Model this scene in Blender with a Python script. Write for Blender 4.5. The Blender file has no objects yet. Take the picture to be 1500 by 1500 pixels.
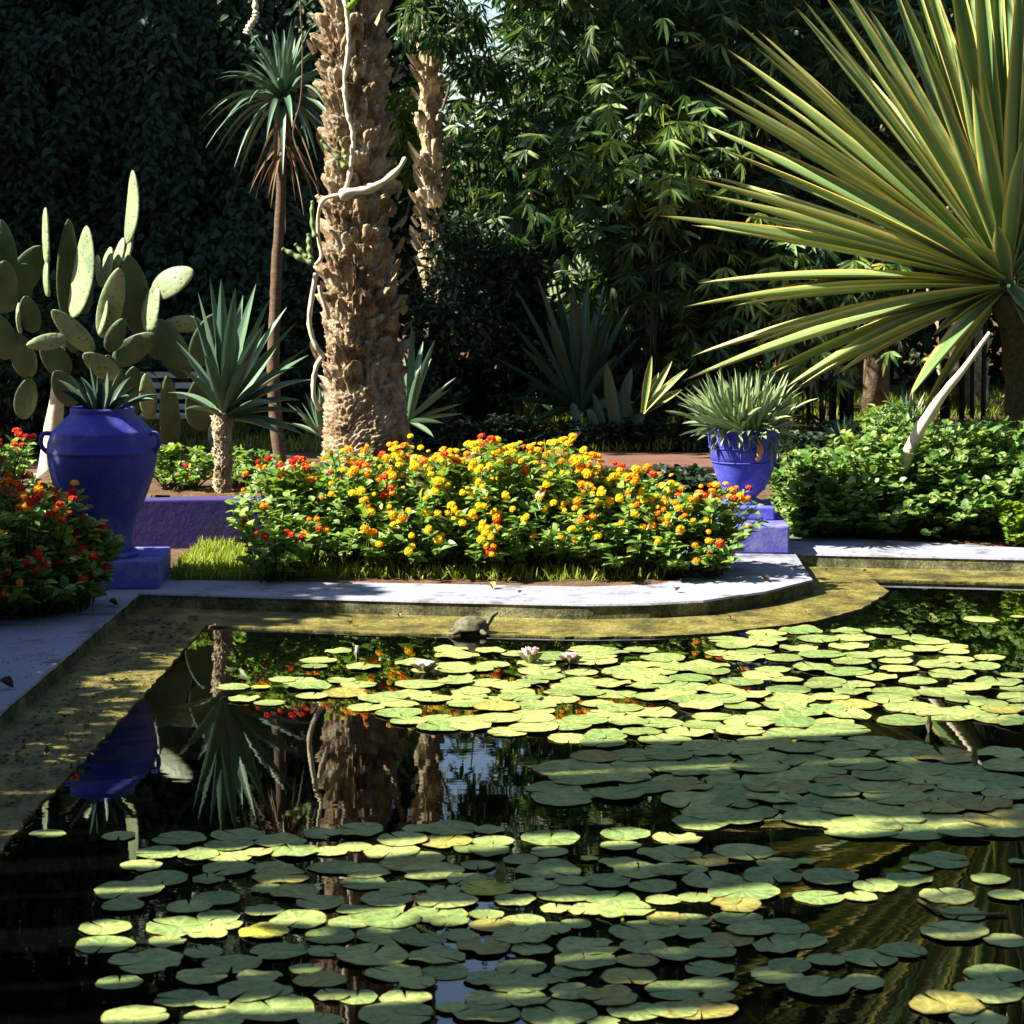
import bpy, bmesh, math, random
import numpy as np
from mathutils import Vector, Matrix
from mathutils.geometry import tessellate_polygon

random.seed(7)
rng = np.random.default_rng(11)
scene = bpy.context.scene
col = scene.collection
R_ = math.radians

# ------------------------------------------------------------------ camera, sky, sun, exposure
cam_d = bpy.data.cameras.new('camera')
cam = bpy.data.objects.new('camera', cam_d); col.objects.link(cam)
cam.location = (0, 0, 2.0); cam.rotation_euler = (R_(90), 0, 0)
cam_d.sensor_width = 36; cam_d.lens = 36 * 3400 / 1500
cam_d.shift_y = -400 / 1500
cam_d.clip_start = 0.1; cam_d.clip_end = 800
cam_d.dof.use_dof = True; cam_d.dof.focus_distance = 13.0; cam_d.dof.aperture_fstop = 11.0
scene.camera = cam

SUN_EL = R_(43.0)
SUN_XY = np.array([-0.985, -0.17]); SUN_XY /= np.linalg.norm(SUN_XY)
SUN = np.array([SUN_XY[0] * math.cos(SUN_EL), SUN_XY[1] * math.cos(SUN_EL), math.sin(SUN_EL)])
w = bpy.data.worlds.new('World'); scene.world = w; w.use_nodes = True
nt = w.node_tree; nt.nodes.clear()
sky = nt.nodes.new('ShaderNodeTexSky'); sky.sky_type = 'NISHITA'; sky.sun_disc = False
sky.sun_elevation = SUN_EL
sky.sun_rotation = math.atan2(SUN[0], SUN[1])
sky.air_density = 1.0; sky.dust_density = 0.6; sky.ozone_density = 1.5
bg = nt.nodes.new('ShaderNodeBackground'); bg.inputs[1].default_value = 0.062
wo = nt.nodes.new('ShaderNodeOutputWorld')
nt.links.new(sky.outputs[0], bg.inputs[0]); nt.links.new(bg.outputs[0], wo.inputs[0])
sun_d = bpy.data.lights.new('sun', 'SUN'); sun_d.energy = 5.0; sun_d.angle = R_(0.53)
sun_d.color = (1.0, 0.93, 0.78)
sun = bpy.data.objects.new('sun', sun_d); col.objects.link(sun)
sun.rotation_euler = Vector(SUN).to_track_quat('Z', 'Y').to_euler()
sun.location = (-20, -4, 25)
vs = scene.view_settings
vs.view_transform = 'Standard'; vs.look = 'None'; vs.gamma = 1.0; vs.use_curve_mapping = False
vs.exposure = 1.98
scene.cycles.max_bounces = 8; scene.cycles.diffuse_bounces = 3; scene.cycles.glossy_bounces = 3
scene.cycles.transmission_bounces = 4; scene.cycles.transparent_max_bounces = 4
scene.cycles.caustics_reflective = False; scene.cycles.caustics_refractive = False
scene.cycles.use_denoising = True

# ------------------------------------------------------------------ pixel <-> place
F, CX, HY, H = 3400.0, 750.0, 350.0, 2.0
def P(px, py, Y): return np.array([(px - CX) / F * Y, Y, H - (py - HY) / F * Y])
def on(px, py, z=0.0):
    Y = (H - z) * F / (py - HY)
    return np.array([(px - CX) / F * Y, Y, z])

# ------------------------------------------------------------------ helpers
def tag(o, label=None, cat=None, group=None, kind=None):
    if label: o['label'] = label
    if cat: o['category'] = cat
    if group: o['group'] = group
    if kind: o['kind'] = kind
    return o
def thing(name, label, cat, loc, group=None):
    o = bpy.data.objects.new(name, None); col.objects.link(o)
    o.location = [float(a) for a in loc]; o.empty_display_size = 0.1
    return tag(o, label, cat, group)

class MB:
    def __init__(s): s.v = []; s.n = 0; s.lo = []; s.sz = []; s.mi = []; s.sm = []; s.uv = []; s.hasuv = False
    def add(s, V, faces, mat=0, smooth=False, uv=None):
        V = np.asarray(V, dtype=np.float64).reshape(-1, 3)
        if not isinstance(faces, list) or (len(faces) and not isinstance(faces[0], np.ndarray)):
            faces = [np.asarray(f, dtype=np.int64).reshape(1, -1) for f in faces] if isinstance(faces, list) else [faces]
        for f in faces:
            s.lo.append((f + s.n).ravel()); s.sz.append(np.full(f.shape[0], f.shape[1]))
            s.mi.append(np.full(f.shape[0], mat)); s.sm.append(np.full(f.shape[0], smooth))
        s.v.append(V); s.n += len(V)
        if uv is None: uv = np.zeros((len(V), 2))
        else: s.hasuv = True
        s.uv.append(np.asarray(uv, dtype=np.float64).reshape(-1, 2))
        return s
    def scatter(s, T, pos, dirs, ups, scale, mat=0, smooth=False, widthscale=None):
        """copies of leaf template T (verts (k,3): +Y along, +Z face) at pos"""
        TV, TF = T
        pos = np.asarray(pos, float); N = len(pos)
        if N == 0: return s
        d = dirs / (np.linalg.norm(dirs, axis=1, keepdims=True) + 1e-9)
        x = np.cross(d, ups); x /= (np.linalg.norm(x, axis=1, keepdims=True) + 1e-9)
        z = np.cross(x, d)
        sc = np.broadcast_to(np.asarray(scale, float), (N,))[:, None, None]
        ws = 1.0 if widthscale is None else np.broadcast_to(np.asarray(widthscale, float), (N,))[:, None, None]
        k = len(TV)
        V = pos[:, None, :] + sc * (TV[None, :, 0:1] * ws * x[:, None, :] + TV[None, :, 1:2] * d[:, None, :] + TV[None, :, 2:3] * z[:, None, :])
        off = (np.arange(N) * k)[:, None, None]
        fs = [(f[None, :, :] + off).reshape(-1, f.shape[1]) for f in TF]
        s.add(V.reshape(-1, 3), fs, mat, smooth)
        return s
    def mesh(s, name, mats):
        me = bpy.data.meshes.new(name)
        if s.n:
            V = np.concatenate(s.v); lo = np.concatenate(s.lo); sz = np.concatenate(s.sz)
            me.vertices.add(len(V)); me.vertices.foreach_set('co', V.ravel().astype(np.float32))
            me.loops.add(len(lo)); me.loops.foreach_set('vertex_index', lo.astype(np.int32))
            me.polygons.add(len(sz))
            st = np.concatenate([[0], np.cumsum(sz)[:-1]])
            me.polygons.foreach_set('loop_start', st.astype(np.int32))
            me.polygons.foreach_set('loop_total', sz.astype(np.int32))
            me.polygons.foreach_set('material_index', np.concatenate(s.mi).astype(np.int32))
            me.polygons.foreach_set('use_smooth', np.concatenate(s.sm).astype(bool))
            if s.hasuv:
                u = me.uv_layers.new(name='uv')
                u.data.foreach_set('uv', np.concatenate(s.uv)[lo].ravel().astype(np.float32))
            me.update(calc_edges=True); me.validate()
        for m in (mats if isinstance(mats, (list, tuple)) else [mats]): me.materials.append(m)
        return me
    def build(s, name, mats, parent=None, origin=None, label=None):
        """verts are in world space; origin shifts them into the thing's own space"""
        if origin is None and parent is not None:
            p = parent; origin = np.zeros(3)
            while p is not None: origin = origin + np.array(p.location); p = p.parent
        if origin is not None:
            s.v = [v - np.asarray(origin, float)[None, :] for v in s.v]
        o = bpy.data.objects.new(name, s.mesh(name, mats)); col.objects.link(o)
        if parent is not None: o.parent = parent
        elif origin is not None: o.location = [float(a) for a in origin]
        if label: o['label'] = label
        return o

def grid_faces(nu, nv, wrap_u=False):
    """vertex index = v*nu + u"""
    us = np.arange(nu if wrap_u else nu - 1); vs_ = np.arange(nv - 1)
    U, V = np.meshgrid(us, vs_); U = U.ravel(); V = V.ravel(); U2 = (U + 1) % nu
    return np.stack([V * nu + U, V * nu + U2, (V + 1) * nu + U2, (V + 1) * nu + U], 1)

def tube(mb, pts, radii, n=8, mat=0, caps=True, wob=0.0):
    pts = np.asarray(pts, float); m = len(pts)
    radii = np.broadcast_to(np.asarray(radii, float), (m,))
    t = np.gradient(pts, axis=0); t /= np.linalg.norm(t, axis=1, keepdims=True) + 1e-9
    a0 = np.array([0.31, -0.9, 0.29]); x = np.cross(t, a0); x /= np.linalg.norm(x, axis=1, keepdims=True) + 1e-9
    y = np.cross(t, x)
    a = np.arange(n) / n * 2 * np.pi
    rr = radii[:, None] * (1 + wob * rng.standard_normal((m, n)))
    V = pts[:, None, :] + rr[..., None] * (np.cos(a)[None, :, None] * x[:, None, :] + np.sin(a)[None, :, None] * y[:, None, :])
    fs = [grid_faces(n, m, True)]
    V = V.reshape(-1, 3)
    if caps:
        V = np.vstack([V, pts[0], pts[-1]])
        i0 = m * n; i1 = i0 + 1; k = np.arange(n)
        fs += [np.stack([np.full(n, i0), (k + 1) % n, k], 1), np.stack([np.full(n, i1), (m - 1) * n + k, (m - 1) * n + (k + 1) % n], 1)]
    mb.add(V, fs, mat, True)

def spline(pts, n):
    pts = np.asarray(pts, float); m = len(pts)
    s = np.linspace(0, m - 1, n); i = np.clip(s.astype(int), 0, m - 2); f = (s - i)[:, None]
    p0 = pts[np.clip(i - 1, 0, m - 1)]; p1 = pts[i]; p2 = pts[i + 1]; p3 = pts[np.clip(i + 2, 0, m - 1)]
    return 0.5 * ((2 * p1) + (-p0 + p2) * f + (2 * p0 - 5 * p1 + 4 * p2 - p3) * f**2 + (-p0 + 3 * p1 - 3 * p2 + p3) * f**3)

def lathe(mb, prof, centre, n=56, mat=0, noise=0.0):
    prof = np.asarray(prof, float); m = len(prof); a = np.arange(n) / n * 2 * np.pi
    rr = prof[:, 0][:, None] * (1 + noise * rng.standard_normal((m, 1)))
    V = np.stack([rr * np.cos(a)[None, :], rr * np.sin(a)[None, :], np.repeat(prof[:, 1][:, None], n, 1)], -1).reshape(-1, 3) + np.asarray(centre)
    mb.add(V, [grid_faces(n, m, True)], mat, True)

def bevel_box(mb, c, size, rotz=0.0, bev=0.01, mat=0, seg=2):
    bm = bmesh.new(); bmesh.ops.create_cube(bm, size=1.0)
    bmesh.ops.scale(bm, vec=size, verts=bm.verts)
    bmesh.ops.bevel(bm, geom=bm.edges[:], offset=bev, segments=seg, affect='EDGES', profile=0.6)
    bmesh.ops.rotate(bm, cent=(0, 0, 0), matrix=Matrix.Rotation(rotz, 3, 'Z'), verts=bm.verts)
    bmesh.ops.translate(bm, vec=[float(q) for q in c], verts=bm.verts)
    bm.verts.index_update()
    mb.add([v.co[:] for v in bm.verts], [[v.index for v in f.verts] for f in bm.faces], mat, False); bm.free()

def hash2(a, b, k=0.0):
    q = np.sin(a * 127.1 + b * 311.7 + k * 74.7) * 43758.5453
    return q - np.floor(q)
def vnoise(x, y):
    xi = np.floor(x); yi = np.floor(y); fx = x - xi; fy = y - yi
    fx = fx * fx * (3 - 2 * fx); fy = fy * fy * (3 - 2 * fy)
    a = hash2(xi, yi); b = hash2(xi + 1, yi); c = hash2(xi, yi + 1); d = hash2(xi + 1, yi + 1)
    return a + (b - a) * fx + (c - a) * fy + (a - b - c + d) * fx * fy
def fbm(x, y, o=4):
    r = 0; am = 0.5
    for i in range(o): r = r + am * vnoise(x * 2**i + 17.3 * i, y * 2**i - 9.1 * i); am *= 0.5
    return r

# ------------------------------------------------------------------ leaf templates
def leaf_T(rows, fold=0.15, curl=-0.2):
    """rows: list of (t, halfwidth) between the two points"""
    V = [(0, 0, 0)]; 
    for t, hw in rows:
        z = curl * t * t
        V += [(-hw, t, z + fold * hw * 2), (0, t, z), (hw, t, z + fold * hw * 2)]
    V.append((0, 1, curl)); V = np.array(V, float)
    n = len(rows); tri = [(0, 2, 1), (0, 3, 2)]; quad = []
    for i in range(n - 1):
        a = 1 + 3 * i; b = a + 3
        quad += [(a, a + 1, b + 1, b), (a + 1, a + 2, b + 2, b + 1)]
    a = 1 + 3 * (n - 1); e = len(V) - 1
    tri += [(a, a + 1, e), (a + 1, a + 2, e)]
    fs = [np.array(tri)]
    if quad: fs.append(np.array(quad))
    return V, fs
T_OVATE = leaf_T([(0.14, 0.20), (0.38, 0.33), (0.7, 0.22)], 0.18, -0.22)
T_ROUND = leaf_T([(0.12, 0.26), (0.42, 0.42), (0.78, 0.28)], 0.12, -0.18)
T_LANCE = leaf_T([(0.35, 0.085), (0.7, 0.06)], 0.1, -0.18)
T_BLADE = leaf_T([(0.3, 0.03), (0.7, 0.022)], 0.1, -0.35)
T_SIMPLE = leaf_T([(0.4, 0.28)], 0.15, -0.15)
T_STRAP = leaf_T([(0.1, 0.05), (0.35, 0.06), (0.65, 0.055), (0.88, 0.03)], 0.18, -0.25)

def runit(n):
    v = rng.standard_normal((n, 3)); return v / np.linalg.norm(v, axis=1, keepdims=True)

# ------------------------------------------------------------------ materials
def new_mat(name):
    m = bpy.data.materials.new(name); m.use_nodes = True
    nt = m.node_tree; nt.nodes.clear()
    out = nt.nodes.new('ShaderNodeOutputMaterial')
    pr = nt.nodes.new('ShaderNodeBsdfPrincipled'); nt.links.new(pr.outputs[0], out.inputs[0])
    return m, nt, pr, out
def N(nt, t, **kw):
    n = nt.nodes.new(t)
    for k, v in kw.items(): setattr(n, k, v)
    return n
def ramp(nt, src, stops):
    r = N(nt, 'ShaderNodeValToRGB'); e = r.color_ramp.elements
    while len(e) > 1: e.remove(e[-1])
    e[0].position = stops[0][0]; e[0].color = (*stops[0][1], 1)
    for p, c in stops[1:]:
        q = e.new(p); q.color = (*c, 1)
    nt.links.new(src, r.inputs[0]); return r.outputs[0]
def noise(nt, scale, detail=4, rough=0.55, coord='Object', stretch=None):
    tc = N(nt, 'ShaderNodeTexCoord'); src = tc.outputs[coord]
    if stretch:
        mp = N(nt, 'ShaderNodeMapping'); mp.inputs['Scale'].default_value = stretch
        nt.links.new(src, mp.inputs[0]); src = mp.outputs[0]
    n = N(nt, 'ShaderNodeTexNoise'); n.inputs['Scale'].default_value = scale
    n.inputs['Detail'].default_value = detail; n.inputs['Roughness'].default_value = rough
    nt.links.new(src, n.inputs['Vector']); return n.outputs[0]
def bump(nt, pr, h, strength, dist=0.02):
    b = N(nt, 'ShaderNodeBump'); b.inputs['Strength'].default_value = strength; b.inputs['Distance'].default_value = dist
    nt.links.new(h, b.inputs['Height']); nt.links.new(b.outputs[0], pr.inputs['Normal']); return b
def leaf_mat(name, c0, c1, c2=None, rough=0.45, spec=0.35, tr=0.3, trc=None):
    m, nt, pr, out = new_mat(name)
    g = N(nt, 'ShaderNodeNewGeometry')
    st = [(0.0, c0), (1.0, c1)] if c2 is None else [(0.0, c0), (0.8, c1), (1.0, c2)]
    c = ramp(nt, g.outputs['Random Per Island'], st)
    nt.links.new(c, pr.inputs['Base Color'])
    pr.inputs['Roughness'].default_value = rough; pr.inputs['Specular IOR Level'].default_value = spec
    if tr > 0:
        t = N(nt, 'ShaderNodeBsdfTranslucent'); mx = N(nt, 'ShaderNodeMixShader'); mx.inputs[0].default_value = tr
        hs = N(nt, 'ShaderNodeHueSaturation'); hs.inputs['Value'].default_value = 1.5; hs.inputs['Saturation'].default_value = 1.15
        hs.inputs['Hue'].default_value = 0.485
        nt.links.new(c, hs.inputs['Color']); nt.links.new(hs.outputs[0], t.inputs[0])
        nt.links.new(pr.outputs[0], mx.inputs[1]); nt.links.new(t.outputs[0], mx.inputs[2]); nt.links.new(mx.outputs[0], out.inputs[0])
    return m
def surf_mat(name, stops, scale, rough=0.8, spec=0.25, bs=None, bstr=0.4, bd=0.01, detail=6, stretch=None, coord='Object'):
    m, nt, pr, out = new_mat(name)
    f = noise(nt, scale, detail, 0.6, coord, stretch); nt.links.new(ramp(nt, f, stops), pr.inputs['Base Color'])
    pr.inputs['Roughness'].default_value = rough; pr.inputs['Specular IOR Level'].default_value = spec
    if bs: bump(nt, pr, noise(nt, bs, 5, 0.6, coord), bstr, bd)
    return m

M = {}
M['lantana_leaf'] = leaf_mat('lantana_leaf', (0.065, 0.15, 0.032), (0.19, 0.31, 0.062), (0.36, 0.45, 0.10), 0.42, 0.4, 0.38)
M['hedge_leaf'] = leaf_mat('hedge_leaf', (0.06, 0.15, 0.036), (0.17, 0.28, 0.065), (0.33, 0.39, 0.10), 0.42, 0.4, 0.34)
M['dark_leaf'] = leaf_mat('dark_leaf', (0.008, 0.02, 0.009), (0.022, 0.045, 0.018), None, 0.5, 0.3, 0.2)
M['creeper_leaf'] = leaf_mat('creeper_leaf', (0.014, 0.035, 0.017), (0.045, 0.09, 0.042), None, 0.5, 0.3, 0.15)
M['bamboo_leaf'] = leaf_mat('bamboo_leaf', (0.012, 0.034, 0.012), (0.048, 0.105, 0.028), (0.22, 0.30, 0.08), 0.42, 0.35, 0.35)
M['bamboo_sunlit'] = leaf_mat('bamboo_sunlit', (0.05, 0.13, 0.03), (0.19, 0.29, 0.07), (0.38, 0.43, 0.14), 0.42, 0.35, 0.35)  # brighter copy of the bamboo leaf; sunlight put into the colour
M['grass'] = leaf_mat('grass', (0.09, 0.17, 0.02), (0.27, 0.33, 0.045), (0.42, 0.40, 0.12), 0.6, 0.2, 0.35)
M['agave_leaf'] = leaf_mat('agave_leaf', (0.022, 0.055, 0.032), (0.05, 0.10, 0.058), None, 0.45, 0.35, 0.08)
M['yucca_leaf'] = leaf_mat('yucca_leaf', (0.06, 0.12, 0.075), (0.13, 0.21, 0.12), None, 0.42, 0.35, 0.1)
M['pot_leaf'] = leaf_mat('pot_leaf', (0.14, 0.22, 0.11), (0.32, 0.40, 0.18), (0.42, 0.46, 0.2), 0.5, 0.3, 0.15)
M['dead_leaf'] = leaf_mat('dead_leaf', (0.14, 0.09, 0.05), (0.30, 0.20, 0.10), None, 0.7, 0.15, 0.2)
M['yellow_leaf'] = leaf_mat('yellow_leaf', (0.30, 0.30, 0.03), (0.45, 0.40, 0.05), None, 0.5, 0.3, 0.3)
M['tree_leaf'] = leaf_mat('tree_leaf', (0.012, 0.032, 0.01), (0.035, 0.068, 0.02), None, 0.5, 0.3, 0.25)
M['lime_leaf'] = leaf_mat('lime_leaf', (0.10, 0.2, 0.02), (0.22, 0.32, 0.04), None, 0.5, 0.3, 0.4)
M['stem'] = surf_mat('stem', [(0.3, (0.03, 0.025, 0.012)), (0.7, (0.09, 0.075, 0.035))], 30, 0.85)
M['dark_stem'] = surf_mat('dark_stem', [(0.3, (0.012, 0.012, 0.006)), (0.7, (0.03, 0.032, 0.014))], 20, 0.8)
M['green_stem'] = surf_mat('green_stem', [(0.3, (0.09, 0.14, 0.04)), (0.7, (0.18, 0.22, 0.08))], 20, 0.6)
M['bark'] = surf_mat('bark', [(0.25, (0.05, 0.038, 0.025)), (0.6, (0.16, 0.12, 0.08)), (0.8, (0.24, 0.19, 0.13))], 9, 0.95, 0.1, 40, 0.6, 0.02)
M['pale_stem'] = surf_mat('pale_stem', [(0.3, (0.45, 0.38, 0.26)), (0.7, (0.62, 0.55, 0.40))], 14, 0.8, 0.2, 60, 0.3, 0.005)
M['dracaena_bark'] = surf_mat('dracaena_bark', [(0.3, (0.07, 0.045, 0.03)), (0.7, (0.15, 0.10, 0.068))], 14, 0.9, 0.1, 60, 0.5, 0.008, 4, (1, 1, 5))

def palm_mat(name, lo, mid, hi):
    m, nt, pr, out = new_mat(name)
    f = noise(nt, 7, 7, 0.65); a = ramp(nt, f, [(0.36, lo), (0.5, mid), (0.62, hi)])
    f2 = noise(nt, 55, 4, 0.6, 'Object', (1, 1, 0.35))
    mx = N(nt, 'ShaderNodeMix', data_type='RGBA', blend_type='MULTIPLY'); mx.inputs[0].default_value = 0.75
    nt.links.new(a, mx.inputs[6]); nt.links.new(ramp(nt, f2, [(0.3, (0.45, 0.42, 0.4)), (0.6, (1, 1, 1))]), mx.inputs[7])
    nt.links.new(mx.outputs[2], pr.inputs['Base Color'])
    pr.inputs['Roughness'].default_value = 0.95; pr.inputs['Specular IOR Level'].default_value = 0.1
    bump(nt, pr, noise(nt, 60, 6, 0.7, 'Object', (1, 1, 0.4)), 0.9, 0.022)
    return m
M['palm_bark'] = palm_mat('palm_bark', (0.13, 0.08, 0.042), (0.35, 0.26, 0.16), (0.50, 0.42, 0.30))
M['pale_palm_bark'] = palm_mat('pale_palm_bark', (0.26, 0.19, 0.11), (0.52, 0.42, 0.27), (0.66, 0.57, 0.41))

# painted surfaces
def paint_mat(name, c, dirt, bs=25, bstr=0.25, rough=0.75, stain=(0.52, 0.62), fade=None):
    m, nt, pr, out = new_mat(name)
    f = noise(nt, 3.2, 8, 0.7)
    k = [(stain[0] - 0.1, c), (stain[0], tuple(0.5 * (a + b) for a, b in zip(c, fade or c))), (stain[1], dirt)]
    base = ramp(nt, f, k)
    f2 = noise(nt, 90, 3, 0.6); mx = N(nt, 'ShaderNodeMix', data_type='RGBA', blend_type='MULTIPLY'); mx.inputs[0].default_value = 0.3
    nt.links.new(base, mx.inputs[6]); nt.links.new(ramp(nt, f2, [(0.3, (0.55, 0.55, 0.55)), (0.6, (1, 1, 1))]), mx.inputs[7])
    nt.links.new(mx.outputs[2], pr.inputs['Base Color'])
    pr.inputs['Roughness'].default_value = rough; pr.inputs['Specular IOR Level'].default_value = 0.25
    bump(nt, pr, noise(nt, bs, 7, 0.65), bstr, 0.012)
    return m
M['jar_blue'] = paint_mat('jar_blue', (0.040, 0.044, 0.37), (0.14, 0.14, 0.32), 34, 0.3, 0.66, (0.50, 0.64), (0.075, 0.08, 0.38))
M['urn_blue'] = paint_mat('urn_blue', (0.055, 0.065, 0.41), (0.20, 0.20, 0.44), 34, 0.3, 0.66, (0.50, 0.64), (0.09, 0.10, 0.42))
M['block_blue'] = paint_mat('block_blue', (0.10, 0.10, 0.47), (0.22, 0.21, 0.42), 22, 0.3, 0.75)
M['wall_violet'] = paint_mat('wall_violet', (0.045, 0.032, 0.165), (0.05, 0.038, 0.11), 14, 0.35, 0.85)
M['coping_paint'] = paint_mat('coping_paint', (0.25, 0.255, 0.345), (0.10, 0.10, 0.105), 30, 0.5, 0.8, (0.52, 0.64), (0.26, 0.265, 0.32))
M['terracotta'] = surf_mat('terracotta', [(0.3, (0.42, 0.2, 0.07)), (0.7, (0.6, 0.36, 0.15))], 20, 0.8)

def moss_mat(name, a, b, c, grain=90, rough=0.6, spec=0.3):
    m, nt, pr, out = new_mat(name)
    f = noise(nt, 5, 8, 0.7); c1 = ramp(nt, f, [(0.38, a), (0.5, b), (0.62, c)])
    f2 = noise(nt, grain, 4, 0.7); mx = N(nt, 'ShaderNodeMix', data_type='RGBA', blend_type='MULTIPLY'); mx.inputs[0].default_value = 0.8
    nt.links.new(c1, mx.inputs[6]); nt.links.new(ramp(nt, f2, [(0.35, (0.3, 0.3, 0.3)), (0.65, (1.25, 1.25, 1.2))]), mx.inputs[7])
    nt.links.new(mx.outputs[2], pr.inputs['Base Color'])
    pr.inputs['Roughness'].default_value = rough; pr.inputs['Specular IOR Level'].default_value = spec
    bump(nt, pr, noise(nt, grain * 0.6, 6, 0.7), 0.7, 0.012)
    return m
M['coping_face'] = moss_mat('coping_face', (0.05, 0.05, 0.03), (0.12, 0.12, 0.065), (0.25, 0.24, 0.14), 70, 0.9, 0.1)
M['ledge'] = moss_mat('ledge', (0.055, 0.05, 0.018), (0.145, 0.122, 0.028), (0.24, 0.205, 0.06), 55, 0.55, 0.3)
M['basin'] = surf_mat('basin', [(0.3, (0.01, 0.012, 0.006)), (0.7, (0.03, 0.03, 0.015))], 4, 0.9)
M['soil'] = surf_mat('soil', [(0.3, (0.05, 0.03, 0.018)), (0.7, (0.17, 0.10, 0.06))], 6, 0.95, 0.1, 30, 0.8, 0.03)
M['path'] = surf_mat('path', [(0.3, (0.10, 0.05, 0.036)), (0.7, (0.16, 0.08, 0.055))], 3, 0.8, 0.2, 40, 0.2, 0.005)
M['kerb'] = surf_mat('kerb', [(0.3, (0.30, 0.22, 0.16)), (0.7, (0.45, 0.35, 0.26))], 8, 0.85)
M['wood_pale'] = surf_mat('wood_pale', [(0.3, (0.55, 0.5, 0.4)), (0.7, (0.75, 0.7, 0.6))], 8, 0.7)

def water_mat():
    m, nt, pr, out = new_mat('water')
    pr.inputs['Base Color'].default_value = (0.0007, 0.0009, 0.0005, 1); pr.inputs['Roughness'].default_value = 0.012
    pr.inputs['IOR'].default_value = 1.36; pr.inputs['Specular IOR Level'].default_value = 0.5
    tc = N(nt, 'ShaderNodeTexCoord')
    mp = N(nt, 'ShaderNodeMapping'); mp.inputs['Scale'].default_value = (0.55, 1.3, 1)
    nt.links.new(tc.outputs['Object'], mp.inputs[0])
    a = N(nt, 'ShaderNodeTexNoise'); a.inputs['Scale'].default_value = 9; a.inputs['Detail'].default_value = 2.5
    nt.links.new(mp.outputs[0], a.inputs['Vector'])
    # breeze: stronger towards the near side, calm in the lee of the far rim
    sx = N(nt, 'ShaderNodeSeparateXYZ'); nt.links.new(tc.outputs['Object'], sx.inputs[0])
    mr = N(nt, 'ShaderNodeMapRange'); mr.inputs['From Min'].default_value = 6.0; mr.inputs['From Max'].default_value = 10.5
    mr.inputs['To Min'].default_value = 0.0045; mr.inputs['To Max'].default_value = 0.0016
    nt.links.new(sx.outputs['Y'], mr.inputs['Value'])
    b = N(nt, 'ShaderNodeBump'); b.inputs['Distance'].default_value = 0.05
    nt.links.new(mr.outputs[0], b.inputs['Strength'])
    nt.links.new(a.outputs[0], b.inputs['Height']); nt.links.new(b.outputs[0], pr.inputs['Normal'])
    return m
M['water'] = water_mat()

def pad_mat(name, c0, c1, edge):
    m, nt, pr, out = new_mat(name)
    oi = N(nt, 'ShaderNodeObjectInfo'); base = ramp(nt, oi.outputs['Random'], [(0.0, c0), (1.0, c1)])
    tc = N(nt, 'ShaderNodeTexCoord'); uvx = N(nt, 'ShaderNodeSeparateXYZ'); nt.links.new(tc.outputs['UV'], uvx.inputs[0])
    er = ramp(nt, uvx.outputs['Y'], [(0.0, (0.4, 0.4, 0.4)), (0.14, (0.0, 0.0, 0.0)), (0.9, (0, 0, 0)), (1.0, (0.9, 0.9, 0.9))])
    mx = N(nt, 'ShaderNodeMix', data_type='RGBA'); nt.links.new(er, mx.inputs[0]); nt.links.new(base, mx.inputs[6]); mx.inputs[7].default_value = (*edge, 1)
    f = noise(nt, 2.6, 6, 0.6); m2 = N(nt, 'ShaderNodeMix', data_type='RGBA', blend_type='MULTIPLY'); m2.inputs[0].default_value = 0.7
    nt.links.new(mx.outputs[2], m2.inputs[6]); nt.links.new(ramp(nt, f, [(0.38, (0.42, 0.50, 0.34)), (0.50, (0.92, 0.95, 0.9)), (0.62, (1.35, 1.27, 1.1))]), m2.inputs[7])
    # blemishes
    f3 = noise(nt, 9, 3, 0.6); m3 = N(nt, 'ShaderNodeMix', data_type='RGBA'); m3.inputs[7].default_value = (0.12, 0.09, 0.03, 1)
    nt.links.new(ramp(nt, f3, [(0.62, (0, 0, 0)), (0.70, (0.8, 0.8, 0.8))]), m3.inputs[0]); nt.links.new(m2.outputs[2], m3.inputs[6])
    nt.links.new(m3.outputs[2], pr.inputs['Base Color'])
    pr.inputs['Roughness'].default_value = 0.42; pr.inputs['Specular IOR Level'].default_value = 0.35
    # veins fan out from the stalk
    wv = N(nt, 'ShaderNodeMath', operation='SINE'); ml = N(nt, 'ShaderNodeMath', operation='MULTIPLY'); ml.inputs[1].default_value = 88.0
    nt.links.new(uvx.outputs['X'], ml.inputs[0]); nt.links.new(ml.outputs[0], wv.inputs[0])
    ad = N(nt, 'ShaderNodeMath', operation='ADD'); nt.links.new(wv.outputs[0], ad.inputs[0])
    f4 = noise(nt, 6, 3); s4 = N(nt, 'ShaderNodeMath', operation='MULTIPLY'); s4.inputs[1].default_value = 4.0
    nt.links.new(f4, s4.inputs[0]); nt.links.new(s4.outputs[0], ad.inputs[1])
    bump(nt, pr, ad.outputs[0], 0.16, 0.02)
    return m
M['pad'] = pad_mat('pad', (0.145, 0.225, 0.075), (0.335, 0.37, 0.13), (0.25, 0.24, 0.06))
M['pad_old'] = pad_mat('pad_old', (0.24, 0.21, 0.055), (0.33, 0.31, 0.08), (0.17, 0.09, 0.03))
M['pad_yellow'] = pad_mat('pad_yellow', (0.42, 0.40, 0.05), (0.50, 0.45, 0.07), (0.40, 0.30, 0.05))

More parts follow.
